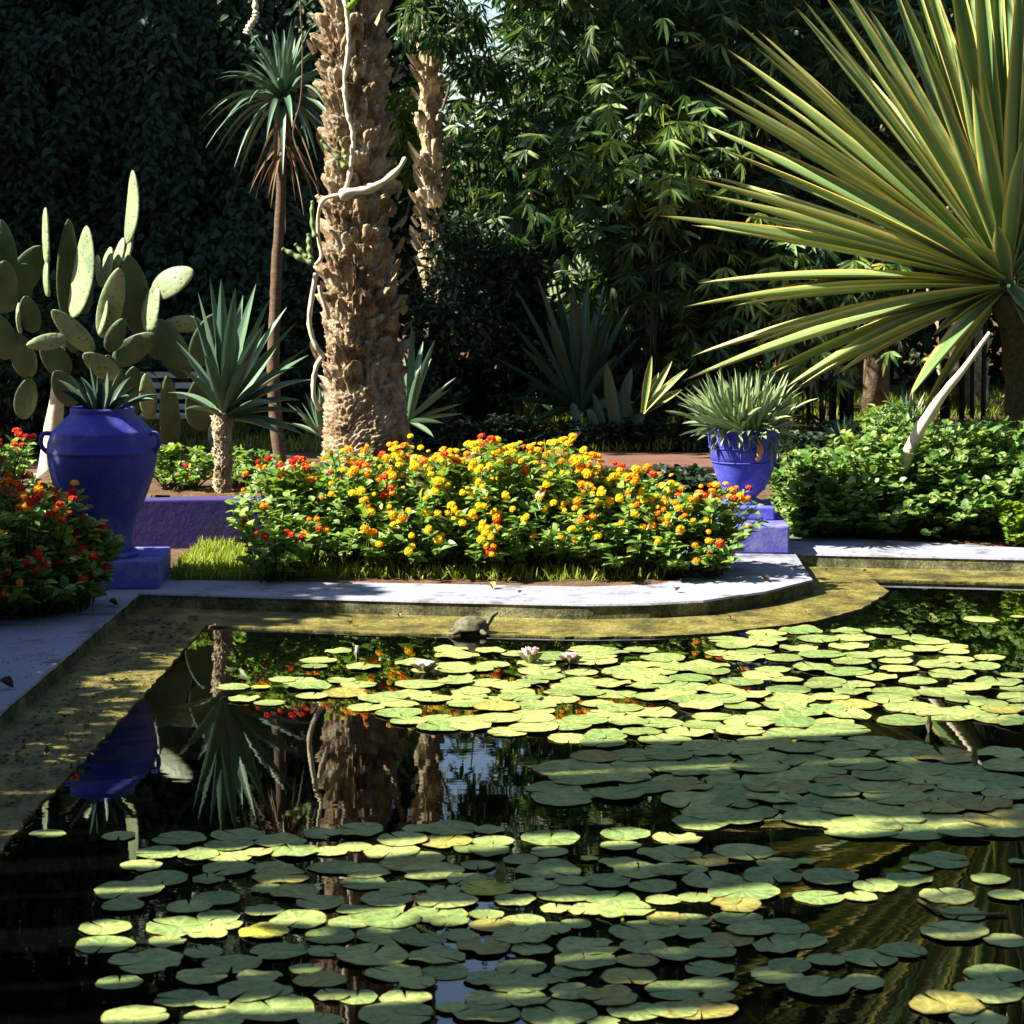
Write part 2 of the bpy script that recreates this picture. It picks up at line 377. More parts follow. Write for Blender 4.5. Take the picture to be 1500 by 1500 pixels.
def furcraea_mat():
    m, nt, pr, out = new_mat('striped_leaf')
    tc = N(nt, 'ShaderNodeTexCoord'); s = N(nt, 'ShaderNodeSeparateXYZ'); nt.links.new(tc.outputs['UV'], s.inputs[0])
    sb = N(nt, 'ShaderNodeMath', operation='SUBTRACT'); sb.inputs[1].default_value = 0.5; nt.links.new(s.outputs['X'], sb.inputs[0])
    ab = N(nt, 'ShaderNodeMath', operation='ABSOLUTE'); nt.links.new(sb.outputs[0], ab.inputs[0])
    f = noise(nt, 3, 3, 0.5, 'UV', (8, 0.8, 1)); ad = N(nt, 'ShaderNodeMath', operation='MULTIPLY_ADD'); ad.inputs[1].default_value = 0.16
    nt.links.new(f, ad.inputs[0]); nt.links.new(ab.outputs[0], ad.inputs[2])
    c = ramp(nt, ad.outputs[0], [(0.10, (0.09, 0.175, 0.055)), (0.43, (0.20, 0.30, 0.10)), (0.50, (0.62, 0.54, 0.16)), (0.62, (0.66, 0.47, 0.08))])
    tip = ramp(nt, s.outputs['Y'], [(0.95, (0, 0, 0)), (0.985, (1, 1, 1))])
    mx = N(nt, 'ShaderNodeMix', data_type='RGBA'); nt.links.new(tip, mx.inputs[0]); nt.links.new(c, mx.inputs[6]); mx.inputs[7].default_value = (0.16, 0.07, 0.03, 1)
    f2 = noise(nt, 2, 4, 0.6, 'UV', (60, 2, 1)); m2 = N(nt, 'ShaderNodeMix', data_type='RGBA', blend_type='MULTIPLY'); m2.inputs[0].default_value = 0.5
    nt.links.new(mx.outputs[2], m2.inputs[6]); nt.links.new(ramp(nt, f2, [(0.3, (0.6, 0.65, 0.6)), (0.6, (1, 1, 1))]), m2.inputs[7])
    nt.links.new(m2.outputs[2], pr.inputs['Base Color'])
    pr.inputs['Roughness'].default_value = 0.36; pr.inputs['Specular IOR Level'].default_value = 0.5
    t = N(nt, 'ShaderNodeBsdfTranslucent'); nt.links.new(m2.outputs[2], t.inputs[0])
    ms = N(nt, 'ShaderNodeMixShader'); ms.inputs[0].default_value = 0.10
    nt.links.new(pr.outputs[0], ms.inputs[1]); nt.links.new(t.outputs[0], ms.inputs[2]); nt.links.new(ms.outputs[0], out.inputs[0])
    bump(nt, pr, noise(nt, 2, 3, 0.6, 'UV', (40, 1, 1)), 0.3, 0.01)
    return m
M['striped'] = furcraea_mat()

def cactus_mat(name, c0, c1):
    m, nt, pr, out = new_mat(name)
    f = noise(nt, 5, 5, 0.6); base = ramp(nt, f, [(0.3, c0), (0.7, c1)])
    tc = N(nt, 'ShaderNodeTexCoord'); v = N(nt, 'ShaderNodeTexVoronoi'); v.inputs['Scale'].default_value = 26
    nt.links.new(tc.outputs['Object'], v.inputs['Vector'])
    dots = ramp(nt, v.outputs['Distance'], [(0.15, (1, 1, 1)), (0.26, (0, 0, 0))])
    mx = N(nt, 'ShaderNodeMix', data_type='RGBA'); nt.links.new(dots, mx.inputs[0]); nt.links.new(base, mx.inputs[6]); mx.inputs[7].default_value = (0.10, 0.075, 0.04, 1)
    nt.links.new(mx.outputs[2], pr.inputs['Base Color']); pr.inputs['Roughness'].default_value = 0.5; pr.inputs['Specular IOR Level'].default_value = 0.3
    bump(nt, pr, v.outputs['Distance'], 0.25, 0.01)
    return m
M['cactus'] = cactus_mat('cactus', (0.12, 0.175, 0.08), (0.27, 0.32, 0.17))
M['cactus_shaded'] = cactus_mat('cactus_shaded', (0.025, 0.055, 0.024), (0.075, 0.12, 0.055))  # deeper green than the other pads, with shade put into the colour
M['turtle_shell'] = surf_mat('turtle_shell', [(0.3, (0.04, 0.036, 0.02)), (0.55, (0.11, 0.10, 0.055)), (0.8, (0.2, 0.18, 0.11))], 40, 0.6, 0.3, 70, 0.4, 0.004)
M['turtle_skin'] = surf_mat('turtle_skin', [(0.3, (0.05, 0.05, 0.03)), (0.7, (0.15, 0.14, 0.09))], 60, 0.7)
M['petal_pink'] = surf_mat('petal_pink', [(0.3, (0.70, 0.42, 0.46)), (0.7, (0.85, 0.68, 0.68))], 20, 0.5)
M['petal_white'] = surf_mat('petal_white', [(0.3, (0.72, 0.66, 0.66)), (0.7, (0.85, 0.82, 0.82))], 20, 0.5)
M['bud'] = surf_mat('bud', [(0.3, (0.14, 0.16, 0.07)), (0.7, (0.3, 0.26, 0.15))], 20, 0.5)
for nme, c in (('yellow', (0.86, 0.62, 0.02)), ('amber', (0.82, 0.42, 0.012)), ('orange', (0.76, 0.22, 0.012)), ('red', (0.58, 0.03, 0.018)), ('rust', (0.42, 0.09, 0.02))):
    M['fl_' + nme] = leaf_mat('flower_' + nme, tuple(0.85 * q for q in c), c, None, 0.6, 0.2, 0.2)

# ------------------------------------------------------------------ pool: water, rim, ledge
Z_C, Z_L = 0.10, 0.012
CI = [(-2.09, 4.2), (-2.06, 9.4), (-2.01, 12.5), (-0.54, 12.23), (0.39, 12.10), (0.72, 12.13), (1.007, 12.23), (1.365, 12.54), (1.68, 12.97), (1.715, 14.06), (3.05, 13.83), (6.2, 13.3), (6.2, 4.2)]
CO = [(-2.76, 3.5), (-2.73, 13.30), (-1.89, 13.27), (-1.875, 12.93), (-0.5, 12.80), (0.40, 12.68), (0.80, 12.78), (0.96, 13.0), (1.05, 14.95), (1.90, 14.85), (3.1, 14.30), (6.9, 13.7), (6.9, 3.5)]
WE = [(-1.68, 4.6), (-1.665, 8.0), (-1.61, 10.0), (-1.575, 11.97), (-0.655, 11.74), (0.376, 11.62), (0.72, 11.64), (1.034, 11.74), (1.58, 12.10), (1.886, 12.50), (2.13, 13.13), (2.10, 13.60), (3.05, 13.40), (5.8, 12.95), (5.8, 4.6)]
def subdiv_poly(pl, step):
    out = []
    for i, a in enumerate(pl):
        b = pl[(i + 1) % len(pl)]; d = math.dist(a, b); n = max(1, int(d / step))
        for k in range(n): out.append((a[0] + (b[0] - a[0]) * k / n, a[1] + (b[1] - a[1]) * k / n))
    return out
def ring_sheet(mb, outer, inner, zo, zi, mat=0):
    lo = [Vector((x, y, 0)) for x, y in outer]; li = [Vector((x, y, 0)) for x, y in inner]
    tris = tessellate_polygon([lo, li])
    V = [(x, y, zo) for x, y in outer] + [(x, y, zi) for x, y in inner]
    fs = []
    for t in tris:
        a, b, c = [np.array(V[i]) for i in t]
        fs.append(list(t) if np.cross(b - a, c - a)[2] > 0 else list(t)[::-1])
    mb.add(V, np.array(fs), mat)
def wall_strip(mb, pl, z0, z1, mat=0, flip=False, jitter=0.0, off0=0.0):
    n = len(pl); V = [(x, y, z0) for x, y in pl] + [(x, y, z1) for x, y in pl]
    V = np.array(V)
    if jitter: V[:, :2] += rng.uniform(-jitter, jitter, (2 * n, 2)); V[n:, :2] -= 0
    k = np.arange(n); k2 = (k + 1) % n
    f = np.stack([k, k2, k2 + n, k + n], 1)
    mb.add(V, f[:, ::-1] if flip else f, mat)
pool = thing('pool_basin', 'lavender painted concrete pool rim with a mossy ledge round the lily pond', 'pool', (0, 9, 0))
mb = MB(); CIs = subdiv_poly(CI, 0.12); CIs = [(x + rng.uniform(-.004, .004), y + rng.uniform(-.004, .004)) for x, y in CIs]
ring_sheet(mb, CO, CIs, Z_C, Z_C - 0.004, 0)
# rounded arris then the rough mossy face
def inset(pl, d):
    c = []
    n = len(pl)
    for i in range(n):
        a = np.array(pl[i - 1]); b = np.array(pl[(i + 1) % n]); t = b - a; t /= np.linalg.norm(t) + 1e-9
        nrm = np.array([t[1], -t[0]])
        c.append((pl[i][0] + nrm[0] * d, pl[i][1] + nrm[1] * d))
    return c
CIb = inset(CIs, 0.006)
nC = len(CIs)
def strip2(mb, A, B, za, zb, mat):
    V = np.array([(x, y, za) for x, y in A] + [(x, y, zb) for x, y in B]); k = np.arange(len(A)); k2 = (k + 1) % len(A)
    mb.add(V, np.stack([k, k + nC, k2 + nC, k2], 1), mat)
strip2(mb, CIs, CIb, Z_C - 0.004, Z_C - 0.014, 0)
strip2(mb, CIb, inset(CIs, 0.0), Z_C - 0.014, Z_C - 0.030, 1)
strip2(mb, inset(CIs, 0.0), inset(CIs, 0.008), Z_C - 0.030, -0.05, 1)
wall_strip(mb, CO, -0.1, Z_C, 1)
mb.build('coping', [M['coping_paint'], M['coping_face']], pool)
mb = MB(); WEs = subdiv_poly(WE, 0.06); WEs = [(x + rng.uniform(-.010, .010), y + rng.uniform(-.008, .008)) for x, y in WEs]
ring_sheet(mb, CI, WEs, Z_L + 0.006, Z_L - 0.004, 0)
nC = len(WEs); strip2(mb, WEs, WEs, Z_L - 0.004, -0.6, 0)
mb.build('ledge', [M['ledge']], pool)
mb = MB(); mb.add([(-2.6, 3.2, -0.6), (6.8, 3.2, -0.6), (6.8, 14.4, -0.6), (-2.6, 14.4, -0.6)], [[0, 1, 2, 3]])
mb.build('pool_floor', [M['basin']], pool)
mb = MB(); mb.add([(-2.3, 3.9, 0), (6.5, 3.9, 0), (6.5, 14.3, 0), (-2.3, 14.3, 0)], [[0, 1, 2, 3]])
tag(mb.build('pond_water', [M['water']]), kind='structure')

# ------------------------------------------------------------------ ground, path
mb = MB(); ring_sheet(mb, [(-120, -60), (120, -60), (120, 200), (-120, 200)], CO, 0.095, 0.095)
tag(mb.build('ground', [M['soil']]), kind='structure')
mb = MB()
bevel_box(mb, (0, 19.6, 0.075), (40, 1.86, 0.06), 0.0, 0.004)
tag(mb.build('path', [M['path']]), kind='structure')
mb = MB(); bevel_box(mb, (0, 18.6, 0.08), (40, 0.10, 0.075), 0.0, 0.008)
tag(mb.build('path_kerb', [M['kerb']]), kind='structure')

# grass
def grass(name, n, fx, zf, length, mats, kind='stuff'):
    p = fx(n); d = rng.normal(0, 0.35, (n, 3)); d[:, 2] = 1
    mb = MB(); L = length * rng.uniform(0.5, 1.3, n)
    mb.scatter(T_BLADE, p, d, runit(n), L, 0, False, rng.uniform(1.2, 2.2, n))
    return tag(mb.build(name, mats), kind=kind)
def strip_pts(n):
    x = -1.9 + 2.9 * rng.uniform(0, 1, n)**1.6; t = rng.uniform(0, 1, n) + .08 * (x > -1.2)
    y0 = np.interp(x, [-1.9, -.5, .4, .8, 1.0], [12.96, 12.83, 12.72, 12.82, 13.05])
    y = y0 + t * (14.25 - y0); return np.stack([x, y, np.full(n, 0.095)], 1)
grass('grass_strip', 9000, strip_pts, 0, 0.075, [M['grass']])
def lawn_pts(n):
    x = rng.uniform(-6, 7.5, n); y = 20.7 + 8 * rng.uniform(0, 1, n)**1.3
    return np.stack([x, y, np.full(n, 0.095)], 1)
grass('lawn_grass', 26000, lawn_pts, 0, 0.11, [M['grass']])

# ------------------------------------------------------------------ jars, pedestals, walls
t = thing('pedestal', 'low violet blue block under the big jar at the pool corner', 'pedestal', (-2.27, 12.86, Z_C))
mb = MB(); bevel_box(mb, (-2.29, 12.9, Z_C + 0.073), (0.72, 0.62, 0.15), 0.04, 0.012); mb.build('block', [M['block_blue']], t)
mb = MB(); lathe(mb, [(0.0, .149), (0.20, .149), (0.205, .155), (0.205, .168), (0.195, .175), (0, .175)], (-2.27, 12.86, Z_C)); mb.build('base_ring', [M['block_blue']], t)

jc = np.array([-2.27, 12.86, Z_C + 0.172])
t = thing('jar', 'big round-bellied blue jar with two small ear handles at the pool corner', 'jar', jc)
prof = [(0, 0), (.165, 0), (.172, .01), (.165, .03), (.160, .06), (.168, .12), (.19, .18), (.222, .25), (.253, .33), (.280, .41), (.297, .48), (.303, .53), (.3035, .548), (.311, .556), (.3035, .564), (.300, .60), (.283, .648), (.283, .652), (.281, .664), (.268, .672), (.240, .70), (.205, .735), (.182, .757), (.178, .766), (.178, .772), (.179, .785), (.175, .795), (.165, .795), (.16, .78), (.16, .70), (0, .69)]
mb = MB(); lathe(mb, prof, jc, 72); mb.build('body', [M['jar_blue']], t)
for s in (-1, 1):
    pts = spline([jc + np.array([s * .275, -.06, .655]), jc + np.array([s * .310, -.07, .655]), jc + np.array([s * .324, -.075, .625]), jc + np.array([s * .320, -.075, .585]), jc + np.array([s * .293, -.06, .55])], 14)
    mb = MB(); tube(mb, pts, 0.013, 10); mb.build('handle', [M['jar_blue']], t)
mb = MB(); lathe(mb, [(0, .0), (.158, .0)], jc + np.array([0, 0, .74])); mb.build('soil', [M['soil']], t)

t = thing('plinth', 'stepped blue plinth under the flared urn on the lavender platform', 'plinth', (1.43, 14.25, Z_C))
mb = MB(); bevel_box(mb, (1.425, 14.36, Z_C + 0.083), (0.52, 0.70, 0.17), -0.03, 0.012); mb.build('block', [M['block_blue']], t)
mb = MB(); bevel_box(mb, (1.43, 14.48, Z_C + 0.168 + 0.040), (0.385, 0.40, 0.084), -0.03, 0.010); mb.build('upper_slab', [M['block_blue']], t)
uc = np.array([1.445, 14.49, Z_C + 0.249])
t = thing('urn', 'flared blue urn with bands and a chipped orange lug on the stepped plinth', 'urn', uc)
prof = [(0, 0), (.112, 0), (.118, .008), (.112, .022), (.085, .034), (.078, .044), (.092, .056), (.128, .09), (.158, .14), (.181, .20), (.198, .262), (.200, .266), (.204, .268), (.2115, .345), (.213, .352), (.216, .356), (.222, .42), (.226, .445), (.232, .452), (.232, .468), (.222, .474), (.208, .468), (.204, .44), (.20, .40), (0, .40)]
mb = MB(); lathe(mb, prof, uc, 64)
ub = mb.build('body', [M['urn_blue']], t)
mb = MB()
for z, r in ((.266, .2035), (.354, .2165)):
    a = np.linspace(0, 2 * np.pi, 61)
    tube(mb, np.stack([uc[0] + r * np.cos(a), uc[1] + r * np.sin(a), np.full(61, uc[2] + z)], 1), 0.004, 6, caps=False)
for ang in (-1.75, -2.5, -1.0, 0.4, 1.5, 2.6):
    tube(mb, [uc + np.array([r * math.cos(ang), r * math.sin(ang), z]) for z, r in ((.268, .203), (.31, .209), (.352, .214))], 0.003, 6)
mb.build('band', [M['urn_blue']], t)
mb = MB()
for k in range(26):   # row of small pressed marks round the waist
    a = -math.pi / 2 + (k - 13) * 0.24
    c = uc + np.array([.134 * math.cos(a), .134 * math.sin(a), .098])
    tt = np.array([-math.sin(a), math.cos(a), 0]); up = np.array([0.3 * math.cos(a), 0.3 * math.sin(a), 1])
    q = np.linspace(0, 2 * np.pi, 9)
    tube(mb, [c + 0.010 * math.cos(u) * tt + 0.009 * math.sin(u) * up for u in q[:7 if k % 2 else 9]], 0.0028, 5)
mb.build('mark', [M['block_blue']], t)
mb = MB(); a = -1.25
dr = np.array([math.cos(a), math.sin(a), 0])
tube(mb, [uc + dr * .212 + np.array([0, 0, .39]), uc + dr * .246 + np.array([0, 0, .375]), uc + dr * .25 + np.array([0, 0, .345]), uc + dr * .236 + np.array([0, 0, .31]), uc + dr * .204 + np.array([0, 0, .287])], [.018, .02, .021, .017, .014], 10)
mb.build('lug', [M['terracotta']], t)
for a in ():
    dr = np.array([math.cos(a), math.sin(a), 0]); mb = MB()
    tube(mb, spline([uc + dr * .215 + np.array([0, 0, .41]), uc + dr * .262 + np.array([0, 0, .40]), uc + dr * .265 + np.array([0, 0, .33]), uc + dr * .207 + np.array([0, 0, .29])], 10), 0.014, 8)
    mb.build('handle', [M['urn_blue']], t)

# raised bed behind the grass
t = thing('raised_bed', 'violet painted low wall holding a soil bed behind the grass strip', 'wall', (-1.9, 14.5, 0.09))
mb = MB(); bevel_box(mb, (-2.05, 14.36, 0.24), (2.3, 0.16, 0.31), 0.10, 0.010); mb.build('front_wall', [M['wall_violet']], t)
mb = MB(); bevel_box(mb, (-0.98, 15.37, 0.24), (0.16, 1.84, 0.312), 0.0, 0.010); mb.build('side_wall', [M['wall_violet']], t)
mb = MB()
nx, ny = 40, 30; X, Y = np.meshgrid(np.linspace(-3.2, -1.065, nx), np.linspace(14.445, 16.4, ny))
Z = 0.375 + 0.05 * fbm(X * 4, Y * 4); mb.add(np.stack([X, Y, Z], -1).reshape(-1, 3), grid_faces(nx, ny)); mb.build('soil', [M['soil']], t)
# terracotta kerb beside the urn plinth (behind the lantana)
t = thing('edging_block', 'small terracotta edging block behind the lantana beside the urn plinth', 'edging', (1.1, 15.0, 0.09))
mb = MB(); bevel_box(mb, (1.02, 15.0, 0.17), (0.55, 0.14, 0.16), 0.1, 0.012); mb.build('block', [M['path']], t)

# ------------------------------------------------------------------ lantana shrubs and hedge
def leafy_shrub(cx, cy, z0, rx, ry, h, nstem, leaf_len, per_stem, T=T_OVATE, low=0.18, flat=0.35, start=0.3, lean=(0, 0)):
    """stems arch out from the base; opposite leaves along them. returns foliage, stems, tips"""
    fol = MB(); stm = MB(); tips = []
    pos = []; dr = []; up = []; ln = []
    for i in range(nstem):
        ph = rng.uniform(0, 2 * np.pi); rho = math.sqrt(rng.uniform(0.0, 1))
        top = h * (1 - flat * rho**3) * rng.uniform(0.86, 1.04)
        fr = max(0.0, -math.sin(ph)) * rho
        top *= 1 - .62 * fr**1.6
        if rng.uniform() < 0.5 and rho > 0.6: top = min(top, h * rng.uniform(low, 0.85))
        end = np.array([cx + rx * rho * math.cos(ph) + lean[0] * top, cy + ry * rho * math.sin(ph) + lean[1] * top, z0 + top])
        base = np.array([cx + 0.4 * rx * rho * math.cos(ph + rng.normal(0, .4)), cy + 0.4 * ry * rho * math.sin(ph + rng.normal(0, .4)), z0])
        ctl = base * 0.55 + end * 0.45; ctl[2] = z0 + top * rng.uniform(0.65, 0.95)
        u = np.linspace(0, 1, 9)[:, None]; path = (1 - u)**2 * base + 2 * u * (1 - u) * ctl + u**2 * end
        tube(stm, path, np.linspace(0.006, 0.0025, 9), 4, caps=False)
        m = per_stem + int(rng.integers(-2, 3)); tt = np.sort(rng.uniform(start, 1.0, m))
        tt = np.linspace(start, 1.0, m)
        tang = end - ctl; tang /= np.linalg.norm(tang) + 1e-9
        for k, q in enumerate(tt):
            c = (1 - q)**2 * base + 2 * q * (1 - q) * ctl + q**2 * end
            a = k * 1.57 + ph + rng.normal(0, .3)
            for s in (0, math.pi):
                d = np.array([math.cos(a + s), math.sin(a + s), 0.25]) + 0.55 * tang + rng.normal(0, .22, 3)
                pos.append(c); dr.append(d); up.append(np.array([0, 0, 1.0]) + 0.3 * rng.standard_normal(3) + np.array([-.25, -.15, 0]))
                ln.append(leaf_len * rng.uniform(0.6, 1.15) * (0.75 if q > .92 else 1))
        tips.append((end, tang, rho))
    fol.scatter(T, np.array(pos), np.array(dr), np.array(up), np.array(ln))
    return fol, stm, tips

def flower_mesh(name, inner, outer, r):
    mb = MB(); n = 19
    k = np.arange(n) + .5; th = np.arccos(1 - k / n * 1.0); ph = np.pi * (1 + 5**.5) * k
    d = np.stack([np.sin(th) * np.cos(ph), np.sin(th) * np.sin(ph), np.cos(th)], 1)
    for i in range(n):
        c = d[i] * np.array([r, r, r * .55]); a = np.array([.3, .5, .8]); x = np.cross(d[i], a); x /= np.linalg.norm(x); y = np.cross(d[i], x)
        s = r * .40; q = np.arange(5) / 5 * 2 * np.pi + rng.uniform(0, 6)
        ring = c + s * (np.cos(q)[:, None] * x + np.sin(q)[:, None] * y) * rng.uniform(.85, 1.15, (5, 1))
        V = np.vstack([c - d[i] * s * .35, ring]); f = np.array([(0, 1 + j, 1 + (j + 1) % 5) for j in range(5)])
        mb.add(V, f, 0 if th[i] < rng.normal(.85, .18) else 1)
    mb.add(*[(lambda V: (V, np.array([(0, 1, 2), (0, 2, 3)])))(np.array([(0, 0, -.1 * r), (-r * .6, -r * .6, -.1 * r), (r * .6, -r * .6, -.1 * r), (0, r * .8, -.1 * r)]))][0], 1)
    return mb.mesh(name, [inner, outer])
FL = {'yellow': flower_mesh('flower_head', M['fl_yellow'], M['fl_yellow'], .0225), 'amber': flower_mesh('flower_head', M['fl_yellow'], M['fl_amber'], .024),
      'orange': flower_mesh('flower_head', M['fl_amber'], M['fl_orange'], .024), 'red': flower_mesh('flower_head', M['fl_orange'], M['fl_red'], .0245),
      'crimson': flower_mesh('flower_head', M['fl_red'], M['fl_red'], .0235), 'rust': flower_mesh('flower_head', M['fl_rust'], M['fl_red'], .026)}
def put_flower(parent, p, d, colour, s=1.0):
    o = bpy.data.objects.new('flower_head', FL[colour]); col.objects.link(o); o.parent = parent
    o.location = [float(a) for a in (np.asarray(p) - np.array(parent.location))]
    o.rotation_euler = Vector([float(a) for a in d]).to_track_quat('Z', 'Y').to_euler(); o.scale = (s, s, s)
def lantana(px, Y, rx, ry, h, nstem, label, mix, nflower, lean=(0, 0), z0=0.09, per=7, low=.18, leaf=.078, front=0.55, flat=.35):
    Y -= .17 if 12.9 < Y < 14 else 0
    cx = (px - CX) / F * Y
    t = thing('lantana_shrub', label, 'shrub', (cx, Y, z0), 'flowering lantana shrubs')
    fol, stm, tips = leafy_shrub(cx, Y, z0, rx, ry, h, nstem, leaf, per, low=low, lean=lean, flat=flat)
    fol.build('foliage', [M['lantana_leaf']], t); stm.build('stems', [M['stem']], t)
    # flower heads stand on the tips one sees: the top and the side towards the pond
    sc = [(e[2] * 1.0 - front * (e[1] - Y) + rng.uniform(0, .34), e, d) for e, d, r in tips]
    sc.sort(key=lambda q: -q[0])
    ks = list(mix); wts = np.array([mix[k] for k in ks], float); wts /= wts.sum(); n = 0
    for s, e, d in sc:
        for j in range(int(rng.integers(1, 3))):
            if n >= nflower: break
            off = rng.normal(0, .03, 3); off[2] = abs(off[2]) + .012
            dd = d * .5 + np.array([-.25, -.5, .9]) + rng.normal(0, .25, 3)
            put_flower(t, e + off, dd, ks[int(rng.choice(len(ks), p=wts))], rng.uniform(.55, 1.15)); n += 1
    return t
lantana(428, 13.55, .36, .50, .60, 80, 'lantana shrub at the left end of the bed with sparse orange and red heads', dict(orange=4, amber=3, red=3, crimson=2), 34)
lantana(408, 13.1, .24, .26, .34, 26, 'low lantana sprawling by the grass with two red heads near the pool rim', dict(crimson=3, red=2), 5, low=.3)
lantana(525, 13.6, .36, .56, .665, 100, 'lantana shrub with mostly amber heads in front of the left edge of the palm trunk', dict(amber=5, orange=4, yellow=4, red=1), 66)
lantana(622, 13.6, .36, .58, .69, 110, 'lantana shrub thick with yellow heads just right of the palm trunk', dict(yellow=10, amber=3, orange=1, red=.3), 96)
lantana(718, 13.6, .37, .60, .72, 110, 'tallest lantana shrub with yellow and orange heads in the middle of the bed', dict(yellow=9, amber=3, orange=2, red=1), 100)
lantana(812, 13.6, .37, .60, .70, 110, 'lantana shrub with many orange and red heads along its top, yellow below', dict(yellow=6, amber=4, orange=3, red=1.3), 92)
lantana(905, 13.5, .36, .60, .57, 100, 'lantana shrub right of the middle with orange clusters and pale green leaves', dict(amber=5, orange=4, yellow=3, red=2), 70)
lantana(985, 13.45, .30, .50, .47, 80, 'lantana shrub with amber heads just left of the stepped plinth', dict(amber=5, orange=3, yellow=2), 44)
lantana(1042, 13.4, .22, .40, .46, 46, 'loose lantana sprays leaning over the lavender platform in front of the plinth', dict(amber=4, orange=3, red=3), 24, lean=(.22, -.1), per=5)
lantana(38, 11.85, .42, .55, .64, 120, 'red and orange lantana spilling over the left pool rim below the big jar', dict(red=5, crimson=4, orange=3, amber=2, yellow=.6), 84, lean=(.05, -.08), z0=.10, low=.10, flat=.55)
lantana(-70, 11.6, .45, .55, .70, 90, 'red lantana cut by the left edge of the picture', dict(red=4, orange=3, amber=3), 50, z0=.10, low=.1)
lantana(-30, 13.2, .5, .5, .80, 90, 'dim red lantana behind the sunny one and beside the big jar', dict(crimson=4, red=4, rust=2, amber=1), 50, z0=.09)
lantana(108, 11.95, .20, .36, .44, 44, 'lantana sprays with red heads reaching across the front of the big jar', dict(red=4, crimson=4, rust=3, orange=1), 34, lean=(.16, -.05), z0=.10, low=.08)
lantana(262, 15.0, .34, .3, .26, 40, 'small red-flowered lantana growing in the raised bed beside the young yucca', dict(crimson=3, rust=2), 4, z0=.39, leaf=.06)
lantana(352, 15.1, .26, .3, .24, 30, 'small orange-flowered lantana in the raised bed right of the young yucca', dict(rust=3, orange=2), 3, z0=.39, leaf=.06)

def hedge_shrub(px, Y, rx, ry, h, nstem, label, mats='hedge_leaf', leaf=.072, per=8, T=T_ROUND, name='green_shrub', group='leafy green shrubs on the right', z0=.09, low=.06, flat=.3, cat='shrub'):
    cx = (px - CX) / F * Y
    t = thing(name, label, cat, (cx, Y, z0), group)
    fol, stm, tips = leafy_shrub(cx, Y, z0, rx, ry, h, nstem, leaf, per, T=T, low=low, flat=flat, start=.22)
    fol.build('foliage', [M[mats]], t); stm.build('stems', [M['stem']], t); return t
hedge_shrub(1212, 15.05, .42, .55, .52, 120, 'leafy green shrub right behind the stepped plinth, lowest of the hedge')
hedge_shrub(1290, 15.05, .48, .70, .64, 170, 'leafy green shrub below the pale leaning stalk')
hedge_shrub(1382, 15.05, .48, .75, .69, 170, 'leafy green shrub under the drooping striped leaves')
hedge_shrub(1475, 15.05, .50, .75, .71, 170, 'leafy green shrub at the right edge of the picture')
hedge_shrub(1580, 15.05, .55, .75, .74, 120, 'leafy green shrub beyond the right edge below the striped plant')
hedge_shrub(1163, 14.95, .2, .25, .30, 34, 'small bright green shrub squeezed between the plinth and the hedge', leaf=.06)
hedge_shrub(1492, 14.42, .16, .16, .28, 40, 'small lime green shrub on the right pool rim', 'lime_leaf', leaf=.05)
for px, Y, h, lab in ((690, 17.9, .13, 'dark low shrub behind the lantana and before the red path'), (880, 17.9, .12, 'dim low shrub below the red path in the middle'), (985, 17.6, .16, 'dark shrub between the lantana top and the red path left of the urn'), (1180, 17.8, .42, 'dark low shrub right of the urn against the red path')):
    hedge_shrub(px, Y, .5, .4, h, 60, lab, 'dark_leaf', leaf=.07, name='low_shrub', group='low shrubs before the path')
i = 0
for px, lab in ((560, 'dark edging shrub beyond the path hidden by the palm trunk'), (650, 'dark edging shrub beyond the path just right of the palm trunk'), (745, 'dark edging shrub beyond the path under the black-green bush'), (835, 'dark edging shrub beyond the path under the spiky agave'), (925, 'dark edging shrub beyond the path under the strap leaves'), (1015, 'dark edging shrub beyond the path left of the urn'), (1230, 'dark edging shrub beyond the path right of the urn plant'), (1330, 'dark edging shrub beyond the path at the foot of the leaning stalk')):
    hedge_shrub(px, 20.9, .36, .22, .26 + .03 * (i % 3), 60, lab, 'dark_leaf', leaf=.07, per=7, T=T_OVATE, name='edging_shrub', group='edging shrubs beyond the path'); i += 1

